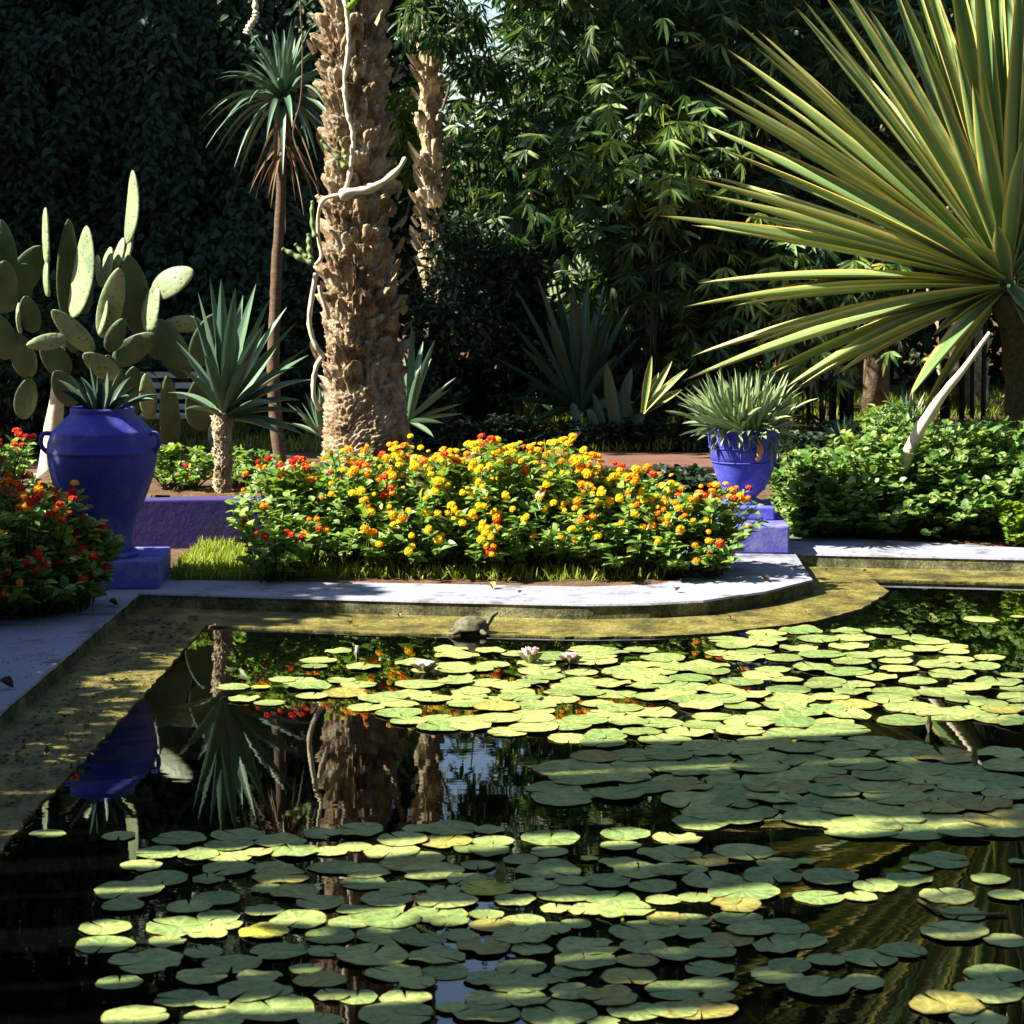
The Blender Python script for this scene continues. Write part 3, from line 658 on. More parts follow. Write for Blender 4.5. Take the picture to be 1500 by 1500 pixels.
# ------------------------------------------------------------------ blades and rosettes
def blade(mb, base, tip, width, sag=0.0, axis_pt=None, rows=11, chan=0.22, roll=0.0, prof=None, side_sag=None):
    base = np.asarray(base, float); tip = np.asarray(tip, float); L = np.linalg.norm(tip - base)
    u = np.linspace(0, 1, rows); ctl = (base + tip) / 2 + np.array([0, 0, sag * L])
    if side_sag is not None: ctl = ctl + np.asarray(side_sag) * L
    path = ((1 - u)**2)[:, None] * base + (2 * u * (1 - u))[:, None] * ctl + (u**2)[:, None] * tip
    t = np.gradient(path, axis=0); t /= np.linalg.norm(t, axis=1, keepdims=True) + 1e-9
    hint = np.array([0, 0, 1.0]) if axis_pt is None else (np.asarray(axis_pt) - (base + tip) / 2)
    hint = hint / (np.linalg.norm(hint) + 1e-9)
    x = np.cross(t, hint); x /= np.linalg.norm(x, axis=1, keepdims=True) + 1e-9
    n = np.cross(x, t)
    if roll:
        c, s = math.cos(roll), math.sin(roll); x, n = c * x + s * n, c * n - s * x
    if prof is None: prof = ([0, .12, .3, .5, .75, .93, 1], [.62, .66, .9, 1, .72, .26, .02])
    hw = np.interp(u, *prof) * width / 2
    cs = np.array([-1, -.72, -.36, 0, .36, .72, 1.0]); V = path[:, None, :] + hw[:, None, None] * cs[None, :, None] * x[:, None, :] \
        + (hw[:, None] * chan * 2 * (np.abs(cs)[None, :] ** 1.5))[..., None] * n[:, None, :]
    th = np.minimum(hw * .12, .006)
    B = path[:, None, :] + hw[:, None, None] * cs[None, :, None] * .98 * x[:, None, :] + ((hw[:, None] * chan * 2 * (np.abs(cs)[None, :] ** 1.5)) - (th[:, None] * (2.2 - 2 * np.abs(cs))[None, :]))[..., None] * n[:, None, :]
    uv = np.stack([np.broadcast_to((cs + 1) / 2, (rows, 7)), np.broadcast_to(u[:, None], (rows, 7))], -1).reshape(-1, 2)
    f = grid_faces(7, rows)
    mb.add(V.reshape(-1, 3), f, 0, True, uv); mb.add(B.reshape(-1, 3), f[:, ::-1], 0, True, uv)

def rosette(parent, name, c, L, n, width, mat, el=(5, 85), sag=.08, az=(0, 360), as_parts=False, y_squash=1.0, chan=.2, prof=None, part='leaf', lvar=.25):
    mb = MB()
    for k in range(n):
        a = R_(az[0]) + (k * 2.39996) % (R_(az[1] - az[0])); e = R_(el[0] + (el[1] - el[0]) * ((k + .5) / n)**.8 + rng.normal(0, 4))
        l = L * rng.uniform(1 - lvar, 1.05) 
        d = np.array([math.cos(a) * math.cos(e), math.sin(a) * math.cos(e) * y_squash, math.sin(e)])
        b = c + d * 0.03 * L; tp = c + d * l; tp[2] -= sag * l * math.cos(e) 
        m = MB() if as_parts else mb
        blade(m, b, tp, width * rng.uniform(.8, 1.1), sag * math.cos(e) * 1.0, c + np.array([0, 0, L]), 8, chan, rng.normal(0, .2), prof)
        if as_parts: m.build(part, [M[mat]], parent)
    if not as_parts: mb.build(name, [M[mat]], parent)

# the big striped plant on the right, each leaf laid out on its own
Yf = 15.6; C0 = P(1478, 418, Yf)
t = thing('striped_agave', 'huge spiky plant with yellow-edged green sword leaves fanning over the right hedge', 'agave', (C0[0] + .02, Yf, .09))
tips = [((1073, 28), 36, -.10, 0.0), ((1065, 72), 34, .25, .0), ((1012, 112), 34, -.05, .3), ((1035, 138), 30, -.35, .0), ((1018, 178), 30, .3, .2), ((1055, 218), 30, .1, -.2),
        ((1012, 260), 32, -.3, .2), ((1032, 285), 32, -.1, .2), ((965, 316), 36, -.15, .3), ((1013, 330), 30, .2, .2), ((1022, 415), 30, .1, .1), ((1000, 450), 28, -.2, .1), ((1075, 448), 28, .1, .0),
        ((1013, 522), 32, .15, .1), ((1000, 558), 32, -.05, .1), ((1130, 548), 34, .2, .0), ((1150, 568), 40, -.1, .0), ((1332, 582), 40, -.25, .0), ((1367, 492), 32, -.1, .0),
        ((1160, 5), 34, .1, .0), ((1196, -25), 40, -.1, .1), ((1222, -40), 42, -.3, .2), ((1270, 8), 34, .2, .2), ((1292, -70), 36, -.1, .0), ((1322, -90), 36, -.2, .0), ((1352, -60), 40, .15, .1),
        ((1240, 77), 30, .5, .0), ((1385, -110), 40, -.15, .1), ((1412, -60), 40, .25, .0), ((1428, -150), 36, -.2, .0), ((1456, -170), 38, -.05, .1), ((1482, -120), 36, .2, .0), ((1508, -150), 34, -.2, .0),
        ((1440, 233), 30, -.42, .0), ((1409, 347), 36, -.55, .0), ((1300, 100), 34, -.45, .0), ((1110, 110), 30, .42, .1), ((1140, 262), 28, .5, .1), ((1352, 60), 36, .4, .0), ((1425, 120), 38, -.5, .1),
        ((1545, -110), 36, .1, .0), ((1600, -60), 36, -.2, .0), ((1660, -20), 36, .2, .0), ((1740, 60), 36, -.1, .0), ((1800, 140), 36, .2, .0), ((1880, 240), 36, -.2, .0), ((1920, 330), 36, .1, .0),
        ((1900, 430), 36, -.2, .0), ((1820, 520), 36, .1, .0), ((1700, 580), 36, -.2, .0), ((1560, 560), 36, -.3, .0), ((1500, 200), 36, -.6, .0), ((1460, 330), 30, -.7, .0), ((1530, 480), 32, -.6, 0)]
extra = []
for i_ in range(len(tips) - 1):
    (a_, wa, da, ra) = tips[i_]; b_ = tips[int(rng.integers(0, 34))][0]
    if a_[0] < 1480: q_ = rng.uniform(.3, .7); extra.append(((a_[0] + rng.uniform(10, 110), a_[1] + rng.uniform(-26, 26)), wa * .8, -da + rng.normal(0, .2), rng.normal(0, .3)))
for (tx, ty), wpx, dy, roll in tips + extra:
    bx = 1478 + np.clip((tx - 1478) * .04, -20, 20); by = 418 + np.clip((ty - 418) * .05, -28, 12)
    flat_l = math.hypot(tx - bx, ty - by) * Yf / F
    full = 2.35 if flat_l > 1.2 else 1.6
    yo = dy * min(full, flat_l + .5)
    b = P(bx, by, Yf + yo * .06); tp = P(tx, ty, Yf + yo)
    m = MB(); low = 1.0 if ty > 400 else .35
    blade(m, b, tp, wpx * .86 * Yf / F, .045 * low * (1 if tx < 1400 else .4), C0 + np.array([-.35, -.5, 1.6]), 16, .36, roll - .1, ([0, .1, .3, .48, .72, .92, .975, 1], [.55, .6, .9, 1, .74, .30, .10, .02]))
    m.build('leaf', [M['striped']], t)
mb = MB(); tube(mb, spline([(C0[0] + .16, Yf + .1, .05), (C0[0] + .15, Yf + .1, .6), (C0[0] + .1, Yf + .05, 1.2), C0 + np.array([0, 0, -.05])], 14), np.linspace(.15, .12, 14), 14, wob=.08); mb.build('trunk', [M['stem']], t)
mb = MB()
for k in range(18):
    a = rng.uniform(-1.1, 1.3); d = np.array([math.cos(a), math.sin(a), 0]); z = C0[2] - .12 - .5 * rng.uniform(0, 1)
    b = np.array([C0[0] + .12, Yf + .1, z]) + d * .1; blade(mb, b, b + d * rng.uniform(.25, .5) + np.array([0, 0, -rng.uniform(.3, .8)]), .09, .12, None, 8, .1)
mb.build('dead_leaves', [M['dead_leaf']], t)
t = thing('leaning_stalk', 'pale bare stalk leaning up out of the hedge under the striped plant', 'stalk', P(1338, 668, 14.85))
mb = MB(); pts = spline([P(1318, 690, 14.85), P(1347, 630, 14.8), P(1380, 580, 14.8), P(1412, 540, 14.75), P(1450, 487, 14.75)], 16)
tube(mb, pts, np.linspace(.046, .012, 16), 10, wob=.05); mb.build('stalk', [M['pale_stem']], t)

# plants in the pots
c = np.array([-2.27, 12.86, Z_C + .172 + .74])
t = thing('pot_agave', 'grey-green spiky plant growing out of the big round jar', 'plant', c)
for tx, ty, dy in ((84, 556, .1), (100, 548, -.05), (118, 552, .15), (131, 533, 0), (143, 552, -.2), (157, 545, .1), (176, 543, 0), (192, 552, .2), (205, 566, -.1), (233, 578, .05), (226, 585, -.12), (214, 572, .2), (88, 572, -.15), (150, 560, -.3), (110, 570, .3), (190, 580, -.25)):
    m = MB(); b = P(148 + (tx - 148) * .25, 606, 12.86 + dy * .2); tp = P(tx, ty, 12.86 + dy)
    blade(m, b, tp, .052, .16 if abs(tx - 150) > 30 else .04, c + np.array([0, 0, 1]), 9, .3, rng.normal(0, .2)); m.build('leaf', [M['agave_leaf']], t)
c = uc + np.array([0, 0, .43])
t = thing('urn_plant', 'dense pale green tuft of narrow arching leaves filling the flared urn', 'plant', c)
mb = MB()
for k in range(430):
    a = rng.uniform(0, 2 * np.pi); rr = .19 * math.sqrt(rng.uniform()); e = R_(rng.uniform(3, 88)); b = c + np.array([rr * math.cos(a), rr * math.sin(a), .02])
    a2 = a + rng.normal(0, .55); l = rng.uniform(.20, .41) * (1 if e > .4 else .72)
    d = np.array([math.cos(a2) * math.cos(e), math.sin(a2) * math.cos(e), math.sin(e)]); tp = b + d * l; tp[2] -= .05 * math.cos(e) * rng.uniform(.0, 1.5)
    blade(mb, b, tp, rng.uniform(.020, .032), .16 * math.cos(e), c + np.array([0, 0, .6]), 7, .35, rng.normal(0, .4), ([0, .3, .7, .9, 1], [.7, 1, .85, .5, .05]))
for a, l in ((-1.1, .16), (-.7, .2), (-2.6, .12), (-1.8, .1), (-.35, .18), (-2.2, .09), (-1.45, .08)):
    for q in range(3):
        b = c + np.array([.21 * math.cos(a), .21 * math.sin(a), .02]); tp = b + np.array([.06 * math.cos(a) + rng.normal(0, .04), .06 * math.sin(a), -l * rng.uniform(.6, 1.1)])
        blade(mb, b, tp, .02, .25, None, 7, .3, rng.normal(0, .5), ([0, .3, .7, .9, 1], [.7, 1, .85, .6, .1]))
mb.build('foliage', [M['pot_leaf']], t)

# ------------------------------------------------------------------ palm trunks
def palm_trunk(pts, rad, nb, hrow, amp, nth, nz, root_z=None, seed=0.0, ragged=.35):
    pts = spline(pts, nz); u = np.linspace(0, 1, nz); r0 = np.interp(u, np.linspace(0, 1, len(rad)), rad)
    th = np.arange(nth) / nth * 2 * np.pi
    TH, K = np.meshgrid(th, np.arange(nz)); zz = pts[K, 2] + .03 * np.sin(3 * TH + seed) + .02 * np.sin(7 * TH + 2 * seed)
    row = np.floor(zz / hrow); uu = TH / (2 * np.pi) * nb + .5 * np.mod(row, 2)
    cu = np.mod(np.floor(uu), nb); jit = (hash2(row, cu, seed) - .5) * .5
    du = uu - np.floor(uu) - .5; dv = zz / hrow - row + jit * .3; dv = np.clip(dv, 0, 1)
    wv = .50 - .16 * dv + .1 * (hash2(row, cu, seed + 3) - .5)
    prof = np.clip(1 - (np.abs(du + jit * .25) / wv)**3, 0, 1)
    hgt = .25 + .75 * hash2(row, cu, seed + 7)
    miss = hash2(row, cu, seed + 5) < .13
    boot = (0.10 + .90 * np.minimum(dv / .72, 1)**1.4 * np.clip((1 - dv) / .10, 0, 1)**.5) * prof**.45 * hgt * np.where(miss, .15, 1)
    rag = fbm(TH * nb * .9 + 3 * seed, zz / hrow * 2.5, 5) - .5
    fine = fbm(TH * nb * 3.1, zz / hrow * 7, 4) - .5
    h = amp * (boot + ragged * rag * 1.6 + .35 * fine)
    if root_z is not None:
        # root mass: little knobs
        gx = TH * r0[K] / .030; gy = zz / .032; best = np.full_like(gx, 9.0)
        for ox in (-1, 0, 1):
            for oy in (-1, 0, 1):
                ix = np.floor(gx) + ox; iy = np.floor(gy) + oy
                best = np.minimum(best, (gx - ix - hash2(ix, iy, 1.3))**2 + (gy - iy - hash2(ix, iy, 4.1))**2)
        knob = np.clip(1 - np.sqrt(best) * 1.1, 0, 1) * .030 + .05 * (fbm(TH * 5, zz * 5, 4) - .5) + .015 * fine
        m = np.clip((root_z + .12 * (fbm(TH * 2, zz * 3) - .5) * 3 - zz) / .12, 0, 1)
        h = h * (1 - m) + m * (knob + .02)
    rr = r0[K] + h
    # boots droop outward so their tops overhang
    V = np.stack([pts[K, 0] + rr * np.cos(TH), pts[K, 1] + rr * np.sin(TH), pts[K, 2] + .5 * np.clip(h, 0, 1)], -1).reshape(-1, 3)
    return V, grid_faces(nth, nz, True)
def frond(mb, c, az, el, L, n=34):
    u = np.linspace(0, 1, 14); d = np.array([math.cos(az), math.sin(az), 0])
    path = c + (u * L * math.cos(el))[:, None] * d + np.stack([0 * u, 0 * u, u * L * math.sin(el) - .42 * L * u**2.2], 1)
    tube(mb, path, np.linspace(.03, .006, 14), 5, caps=False)
    uu = np.repeat(np.linspace(.18, 1, n), 2); p = np.stack([np.interp(uu, u, path[:, k]) for k in range(3)], 1)
    sgn = np.tile([1, -1], n); side = np.cross(d, [0, 0, 1.0])
    dr = side[None] * sgn[:, None] + d * .8 + np.array([0, 0, .1]) + rng.normal(0, .1, (2 * n, 3))
    mb.scatter(T_LANCE, p, dr, np.tile([0, 0, 1.0], (2 * n, 1)), .45 * (1.1 - .6 * uu), 0, False, .5)
Yp = 16.2
t = thing('date_palm', 'thick shaggy date palm trunk, sunlit on the left, rising behind the yellow lantana', 'palm tree', P(538, 760, Yp))
mb = MB(); V, f = palm_trunk([P(541, 800, Yp), P(538, 690, Yp), P(537, 620, Yp), P(530, 520, Yp), P(527, 420, Yp), P(524, 300, Yp), P(521, 150, Yp), P(516, 0, Yp), P(508, -300, Yp), P(500, -900, Yp)],
                            [.30, .285, .25, .215, .20, .19, .185, .185, .185, .185], 9, .16, .115, 220, 900, 1.0, 1.7, .65)
mb.add(V, f, 0, True); mb.build('trunk', [M['palm_bark']], t)
mb = MB()    # cut leaf stubs and loose bark flaps standing off the trunk
for k in range(60):
    z = rng.uniform(1.15, 3.9); py = HY + (H - z) * F / Yp; cxp = np.interp(py, [0, 300, 520, 690], [516, 524, 530, 538]); r = .275
    a = rng.uniform(-math.pi, 0.3); d = np.array([math.cos(a), math.sin(a), 0]); c = P(cxp, py, Yp) + d * r
    tdir = d * rng.uniform(.5, 1.0) + np.array([rng.normal(0, .25), 0, rng.uniform(.5, 1.3)]); l = rng.uniform(.05, .12)
    blade(mb, c, c + tdir * l, rng.uniform(.05, .10), 0.0, c + d + np.array([0, 0, .2]), 6, .25, rng.normal(0, .3), ([0, .4, .75, .9, 1], [1, .9, .75, .6, .25]))
tag(mb.build('leaf_stubs', [M['palm_bark']], t), kind='stuff')
mb = MB(); top = P(500, -900, Yp)
for k in range(34): frond(mb, top, k * 2.4, R_(rng.uniform(-10, 75)), rng.uniform(2.6, 3.4))
mb.build('crown', [M['tree_leaf']], t)

# climbing cactus on the palm
def ribbed(mb, pts, r0, r1, n=20, mat=0):
    pts = spline(pts, n * 3); m = len(pts); u = np.linspace(0, 1, m)
    rad = (r0 + (r1 - r0) * u) * (1 + .22 * np.sin(u * n * 2.6)) ; rad[-1] *= .4; rad[0] *= .7
    tube(mb, pts, rad, 4, mat)
Yv = 15.88
t = thing('climbing_cactus', 'pale climbing cactus winding up the sunlit side of the palm trunk', 'climbing plant', P(505, 285, Yv))
mb = MB(); tube(mb, spline([P(500, -40, Yv), P(507, 10, Yv - .02), P(511, 60, Yv - .02), P(505, 120, Yv - .02), P(509, 165, Yv - .03), P(517, 195, Yv - .03), P(516, 225, Yv - .03), P(511, 262, Yv - .03), P(503, 284, Yv - .02)], 90), .016 + .004 * np.sin(np.arange(90) * .9) * np.sin(np.arange(90) * .23), 8, wob=.16)
tube(mb, spline([P(503, 284, Yv - .02), P(488, 287, Yv), P(475, 292, Yv + .03), P(467, 310, Yv + .1), P(466, 345, Yv + .13), P(471, 375, Yv + .13), P(462, 388, Yv + .12)], 20), .014, 7, wob=.08); mb.build('stem', [M['pale_stem']], t)
for pts, r0, r1, mm in ((( (497, 287), (520, 281), (545, 275), (568, 262), (585, 246), (594, 230)), .040, .014, 'pale_stem'), (((498, 285), (515, 288), (532, 287)), .022, .012, 'green_stem'),
                        (((459, 385), (440, 378), (425, 370), (413, 364)), .024, .014, 'green_stem'), (((456, 384), (445, 372), (432, 357)), .022, .012, 'green_stem'), (((455, 380), (453, 360), (452, 342)), .022, .014, 'green_stem'),
                        (((462, 348), (458, 330), (457, 308), (458, 294)), .018, .012, 'green_stem'), (((506, 246), (496, 232), (480, 218), (470, 205)), .022, .012, 'green_stem'), (((507, 232), (503, 218), (496, 200)), .016, .01, 'green_stem'), (((508, 14), (516, 6), (522, -2)), .026, .02, 'lime_leaf')):
    m = MB(); ribbed(m, [P(a, b, Yv - .08 + .01 * k) for k, (a, b) in enumerate(pts)], r0, r1, 8); m.build('cactus_arm', [M[mm]], t)
mb = MB(); tube(mb, spline([P(463, 400, Yv), P(456, 440, Yv), P(453, 470, Yv), P(458, 495, Yv), P(466, 512, Yv), P(473, 520, Yv + .05)], 22), .017, 8, wob=.12)
tube(mb, spline([P(473, 522, Yv + .05), P(464, 535, Yv), P(459, 560, Yv), P(460, 582, Yv), P(468, 600, Yv + .05)], 16), .016, 8, wob=.12)
tube(mb, spline([P(467, 418, Yv), P(471, 435, Yv), P(478, 455, Yv), P(482, 467, Yv + .02)], 12), .016, 8, wob=.1); mb.build('aerial_root', [M['pale_stem']], t)
t = thing('hanging_vine', 'thin bare brown vine hanging beside the palm trunk', 'vine', P(441, 180, 16.0))
mb = MB(); tube(mb, spline([P(437, -260, 16.1), P(440, 0, 16.0), P(443, 60, 16.0), P(441, 140, 16.0), P(431, 182, 16.0), P(431, 205, 16.0), P(445, 240, 15.95), P(462, 270, 15.95), P(468, 287, 15.95)], 50), .0055, 6); mb.build('vine', [M['dracaena_bark']], t)
t = thing('hanging_cactus_stem', 'pale knobbly stem end dangling into the top of the picture left of the palm', 'vine', P(372, 0, 15.0))
mb = MB(); ribbed(mb, [P(368, -200, 15.0), P(371, -60, 15.0), P(374, 5, 15.0), P(374, 25, 15.0), P(366, 38, 15.0), P(361, 50, 15.0)], .016, .024, 30); mb.build('stem', [M['pale_stem']], t)

Yb = 23.4
t = thing('far_palm', 'slim pale sunlit palm trunk standing beyond the path right of the big palm', 'palm tree', P(630, 600, Yb))
mb = MB(); V, f = palm_trunk([P(640, 660, Yb), P(636, 520, Yb), P(634, 355, Yb), P(631, 220, Yb), P(628, 90, Yb), P(620, -520, Yb)], [.15, .10, .085, .08, .08, .08], 6, .19, .085, 90, 300, None, 5.1, .5)
mb.add(V, f, 0, True); mb.build('trunk', [M['pale_palm_bark']], t)
mb = MB()
for k in range(70):
    z = rng.uniform(1.6, 4.0); py = HY + (H - z) * F / Yb; a = rng.uniform(-math.pi, .3); d = np.array([math.cos(a), math.sin(a), 0]); c = P(631, py, Yb) + d * .12
    blade(mb, c, c + (d * .8 + np.array([0, 0, 1.0])) * rng.uniform(.08, .16), .1, 0, c + d, 5, .2, 0, ([0, .5, .9, 1], [1, .9, .7, .4]))
tag(mb.build('leaf_stubs', [M['pale_palm_bark']], t), kind='stuff')
mb = MB(); top = P(620, -520, Yb)
for k in range(16): frond(mb, top, k * 2.4, R_(rng.uniform(20, 75)), rng.uniform(1.2, 1.8), 24)
mb.build('crown', [M['tree_leaf']], t)
Yb = 26.5
t = thing('stubby_palm', 'rough palm stem half hidden behind the dark bush in the middle distance', 'palm tree', P(800, 600, Yb))
mb = MB(); V, f = palm_trunk([P(812, 640, Yb), P(806, 480, Yb), P(800, 380, Yb), P(795, 300, Yb), P(792, 255, Yb)], [.2, .18, .17, .17, .15], 7, .18, .11, 80, 180, None, 8.3, .5)
mb.add(V, f, 0, True); mb.build('trunk', [M['pale_palm_bark']], t)
Yb = 27.0
t = thing('broad_palm', 'broad sunlit palm stump with ragged leaf bases on the lawn behind the leaning stalk', 'palm tree', P(1413, 610, Yb))
mb = MB(); V, f = palm_trunk([P(1414, 622, Yb), P(1413, 590, Yb), P(1412, 545, Yb), P(1410, 500, Yb), P(1408, 400, Yb), P(1404, 0, Yb), P(1400, -300, Yb)], [.26, .23, .24, .22, .2, .2, .2], 8, .2, .13, 90, 260, .35, 2.9, .5)
mb.add(V, f, 0, True); mb.build('trunk', [M['pale_palm_bark']], t)
mb = MB(); top = P(1400, -300, Yb)
for k in range(24): frond(mb, top, k * 2.4, R_(rng.uniform(-10, 75)), rng.uniform(2.2, 3.0), 30)
mb.build('crown', [M['tree_leaf']], t)
for px, Y, r, lab in ((1265, 28.0, .16, 'brown tree trunk in a patch of sun beyond the hedge'), (1175, 29.0, .2, 'dim reddish trunk standing high behind the striped leaves')):
    t = thing('slim_tree', lab, 'tree', P(px, 610, Y)); mb = MB()
    tube(mb, spline([P(px, 620, Y), P(px + 4, 480, Y), P(px - 6, 200, Y), P(px, -200, Y), P(px + 12, -500, Y)], 30), np.linspace(r, r * .6, 30), 12, wob=.05); mb.build('trunk', [M['dracaena_bark']], t)
    mb = MB(); n = 2600; q = runit(n) * (rng.uniform(.3, 1, (n, 1))**.5) * np.array([2.0, 1.6, 1.5]) + P(px + 12, -620, Y)
    mb.scatter(T_OVATE, q, runit(n), runit(n) + np.array([0, 0, 1.0]), rng.uniform(.1, .2, n)); mb.build('crown', [M['tree_leaf']], t)

# dracaena on a thin stem
Yd = 18.4
t = thing('tall_dracaena', 'tall thin-stemmed dracaena with a drooping mop of leaves left of the palm', 'dracaena', P(403, 650, Yd))
mb = MB(); tube(mb, spline([P(412, 690, Yd), P(404, 610, Yd), P(400, 540, Yd), P(403, 460, Yd), P(406, 380, Yd), P(411, 300, Yd), P(413, 200, Yd), P(414, 150, Yd)], 50), np.interp(np.linspace(0, 1, 50), [0, .3, 1], [.055, .05, .036]), 10, wob=.05); mb.build('trunk', [M['dracaena_bark']], t)
c = P(415, 150, Yd); rosette(t, 'leaves', c, .72, 80, .06, 'yucca_leaf', (-40, 88), .42, prof=([0, .2, .5, .8, 1], [.8, 1, .85, .5, .03]))
mb = MB()
for k in range(20):
    a = k * 2.4; b = c + np.array([0, 0, -rng.uniform(.05, .45)]); d = np.array([math.cos(a), math.sin(a), 0]); l = rng.uniform(.3, .6)
    blade(mb, b + d * .03, b + d * l * rng.uniform(.3, .8) + np.array([0, 0, -l * rng.uniform(.7, 1.1)]), .03, .28, None, 9, .3, rng.normal(0, .5), ([0, .2, .5, .8, 1], [.8, 1, .7, .4, .03]))
mb.build('dead_leaves', [M['dead_leaf']], t)

# young yucca in the raised bed
Yy = 14.75; c = P(329, 610, Yy)
t = thing('young_yucca', 'young yucca with a scaly sunlit trunk and stiff blue-green leaves in the raised bed', 'yucca', P(326, 735, Yy))
mb = MB(); V, f = palm_trunk([P(327, 745, Yy), P(326, 715, Yy), P(327, 670, Yy), P(325, 625, Yy), P(329, 590, Yy)], [.055, .048, .05, .055, .05], 7, .028, .024, 70, 190, None, 3.3, .5)
mb.add(V, f, 0, True); mb.build('trunk', [M['pale_palm_bark']], t)
YT = [((290, 428), -.1), ((307, 405), .1), ((324, 408), -.15), ((345, 421), -.3), ((356, 432), .15), ((375, 416), .1), ((398, 433), -.1), ((388, 473), -.35), ((282, 455), -.3), ((420, 450), .2), ((436, 470), -.2), ((456, 506), -.05), ((452, 520), .25), ((430, 538), -.3), ((458, 556), .1), ((410, 500), .35), ((440, 586), -.1), ((448, 606), .15), ((405, 592), -.4), ((258, 500), .2), ((262, 540), -.3), ((300, 520), -.5), ((340, 500), -.55), ((370, 520), -.55), ((245, 575), .2), ((270, 600), -.35), ((320, 470), .5), ((360, 470), .5), ((395, 545), .55), ((290, 480), .5), ((450, 640), .1), ((415, 640), -.3)]
for (tx, ty), dy in YT:
    m = MB(); b = c + np.array([(tx - 329) * .00012, dy * .06, .02 - (ty - 500) * .0003]); tp = P(tx, ty, Yy + dy)
    blade(m, b, tp, .088, .05 + (.10 if ty > 530 else 0), c + np.array([0, -.1, 1.1]), 11, .22, rng.normal(0, .25), ([0, .12, .35, .6, .85, 1], [.5, .55, 1, .9, .42, .02])); m.build('leaf', [M['yucca_leaf']], t)
# ------------------------------------------------------------------ prickly pears
def pad_geom(L, Wd, th=.016, n=22):
    """egg-shaped cactus joint standing on the origin, flat faces along -Y/+Y"""
    rows = 15; V = []; u = (1 - np.cos(np.linspace(0, np.pi, rows))) / 2
    hw = Wd / 2 * .97 * np.clip(np.sin(np.pi * np.clip(u, 0, 1)**.82), 0, 1)**.52; hw = np.maximum(hw, .004)
    a = np.arange(n) / n * 2 * np.pi
    bend = .05 * L * np.sin(u * math.pi) * rng.uniform(-1, 1)
    for i in range(rows):
        t_ = th * min(1, .35 + hw[i] / (Wd / 2))
        lump = 1 + .05 * rng.standard_normal(n)
        V.append(np.stack([hw[i] * np.cos(a), t_ * np.sin(a) * np.abs(np.sin(a))**-.3 if False else t_ * np.sin(a), np.full(n, u[i] * L)], 1) * np.stack([lump * 0 + 1, lump, lump * 0 + 1], 1) + np.array([0, bend[i], 0]))
    return np.concatenate(V), [grid_faces(n, rows, True)]
def cactus_pad(parent, base, tip, wpx, Y0, Y1=None, yaw=0.0, mat='cactus', s=3.0, off=(0, 200), th=.017):
    """base, tip, width as seen in the photograph; yaw turns the flat face from the viewer to the left (+) or right (-)"""
    Y1 = (Y0 if yaw > .3 else Y0 - .40 * math.hypot(tip[0] - base[0], tip[1] - base[1]) / s * Y0 / F) if Y1 is None else Y1
    b = P(base[0] / s + off[0], base[1] / s + off[1], Y0); tp = P(tip[0] / s + off[0], tip[1] / s + off[1], Y1)
    Wd = wpx / s * Y0 / F / max(.25, math.cos(yaw)); d = tp - b; L = np.linalg.norm(d); z = d / L
    n0 = np.array([-math.sin(yaw), -math.cos(yaw), 0.0]); n = n0 - z * n0.dot(z); n /= np.linalg.norm(n); x = np.cross(n, z) * -1
    V, f = pad_geom(L, Wd, th); Wv = b + V[:, :1] * x - V[:, 1:2] * n + V[:, 2:] * z
    m = MB(); m.add(Wv, f, 0, True); m.build('cactus_pad', [M[mat]], parent)
t = thing('prickly_pear', 'tall prickly pear with bright sunlit pads behind the big blue jar', 'cactus', P(150, 735, 16.5))
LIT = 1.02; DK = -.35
for q in [((213, 705), (207, 545), 40, 16.5, None, 1.2), ((207, 560), (200, 312), 46, 16.5, None, 1.15), ((290, 790), (303, 362), 95, 16.8, None, -.2), ((322, 795), (382, 392), 118, 16.4, None, LIT * .8),
          ((500, 590), (545, 445), 52, 16.55, None, LIT), ((560, 470), (584, 148), 72, 16.6, None, LIT * .9), ((552, 560), (580, 405), 26, 16.7, None, 1.2), ((440, 660), (488, 486), 66, 16.5, None, LIT), ((436, 640), (428, 520), 30, 16.6, None, 1.1),
          ((622, 872), (560, 520), 135, 16.7, None, DK), ((450, 885), (525, 578), 112, 16.35, None, -.1), ((438, 872), (470, 675), 34, 16.3, None, 1.25), ((652, 862), (692, 645), 92, 16.4, None, LIT * .85), ((668, 690), (850, 588), 92, 16.4, 16.3, LIT * .8),
          ((888, 826), (716, 820), 50, 16.5, 16.4, .9), ((870, 1010), (945, 778), 130, 16.2, None, DK), ((820, 1060), (690, 800), 125, 16.5, None, DK), ((410, 945), (228, 762), 96, 16.1, 15.95, .05), ((292, 888), (116, 918), 74, 16.0, 15.9, .1),
          ((478, 945), (540, 800), 84, 16.15, None, -.25), ((500, 1000), (680, 868), 112, 16.2, None, -.3), ((520, 1060), (366, 955), 100, 16.1, None, .1), ((150, 860), (110, 700), 95, 16.7, None, -.2), ((90, 866), (84, 730), 22, 16.65, None, 1.2),
          ((880, 1290), (905, 1035), 150, 16.1, None, -.3), ((750, 1380), (735, 1050), 92, 16.5, None, -.3), ((660, 1240), (640, 1040), 80, 16.4, None, -.1), ((330, 950), (260, 760), 60, 16.8, None, -.4), ((370, 780), (375, 560), 80, 16.9, None, -.4),
          ((500, 1180), (470, 960), 120, 16.3, None, -.2), ((560, 1250), (590, 1010), 110, 16.5, None, -.3), ((700, 980), (640, 760), 90, 16.8, None, -.35), ((540, 800), (520, 640), 60, 16.9, None, -.4)]:
    cactus_pad(t, *q[:4], q[4], q[5], 'cactus_shaded' if q[5] < -.15 else 'cactus')  # pads turned from the sun get the darkened colour
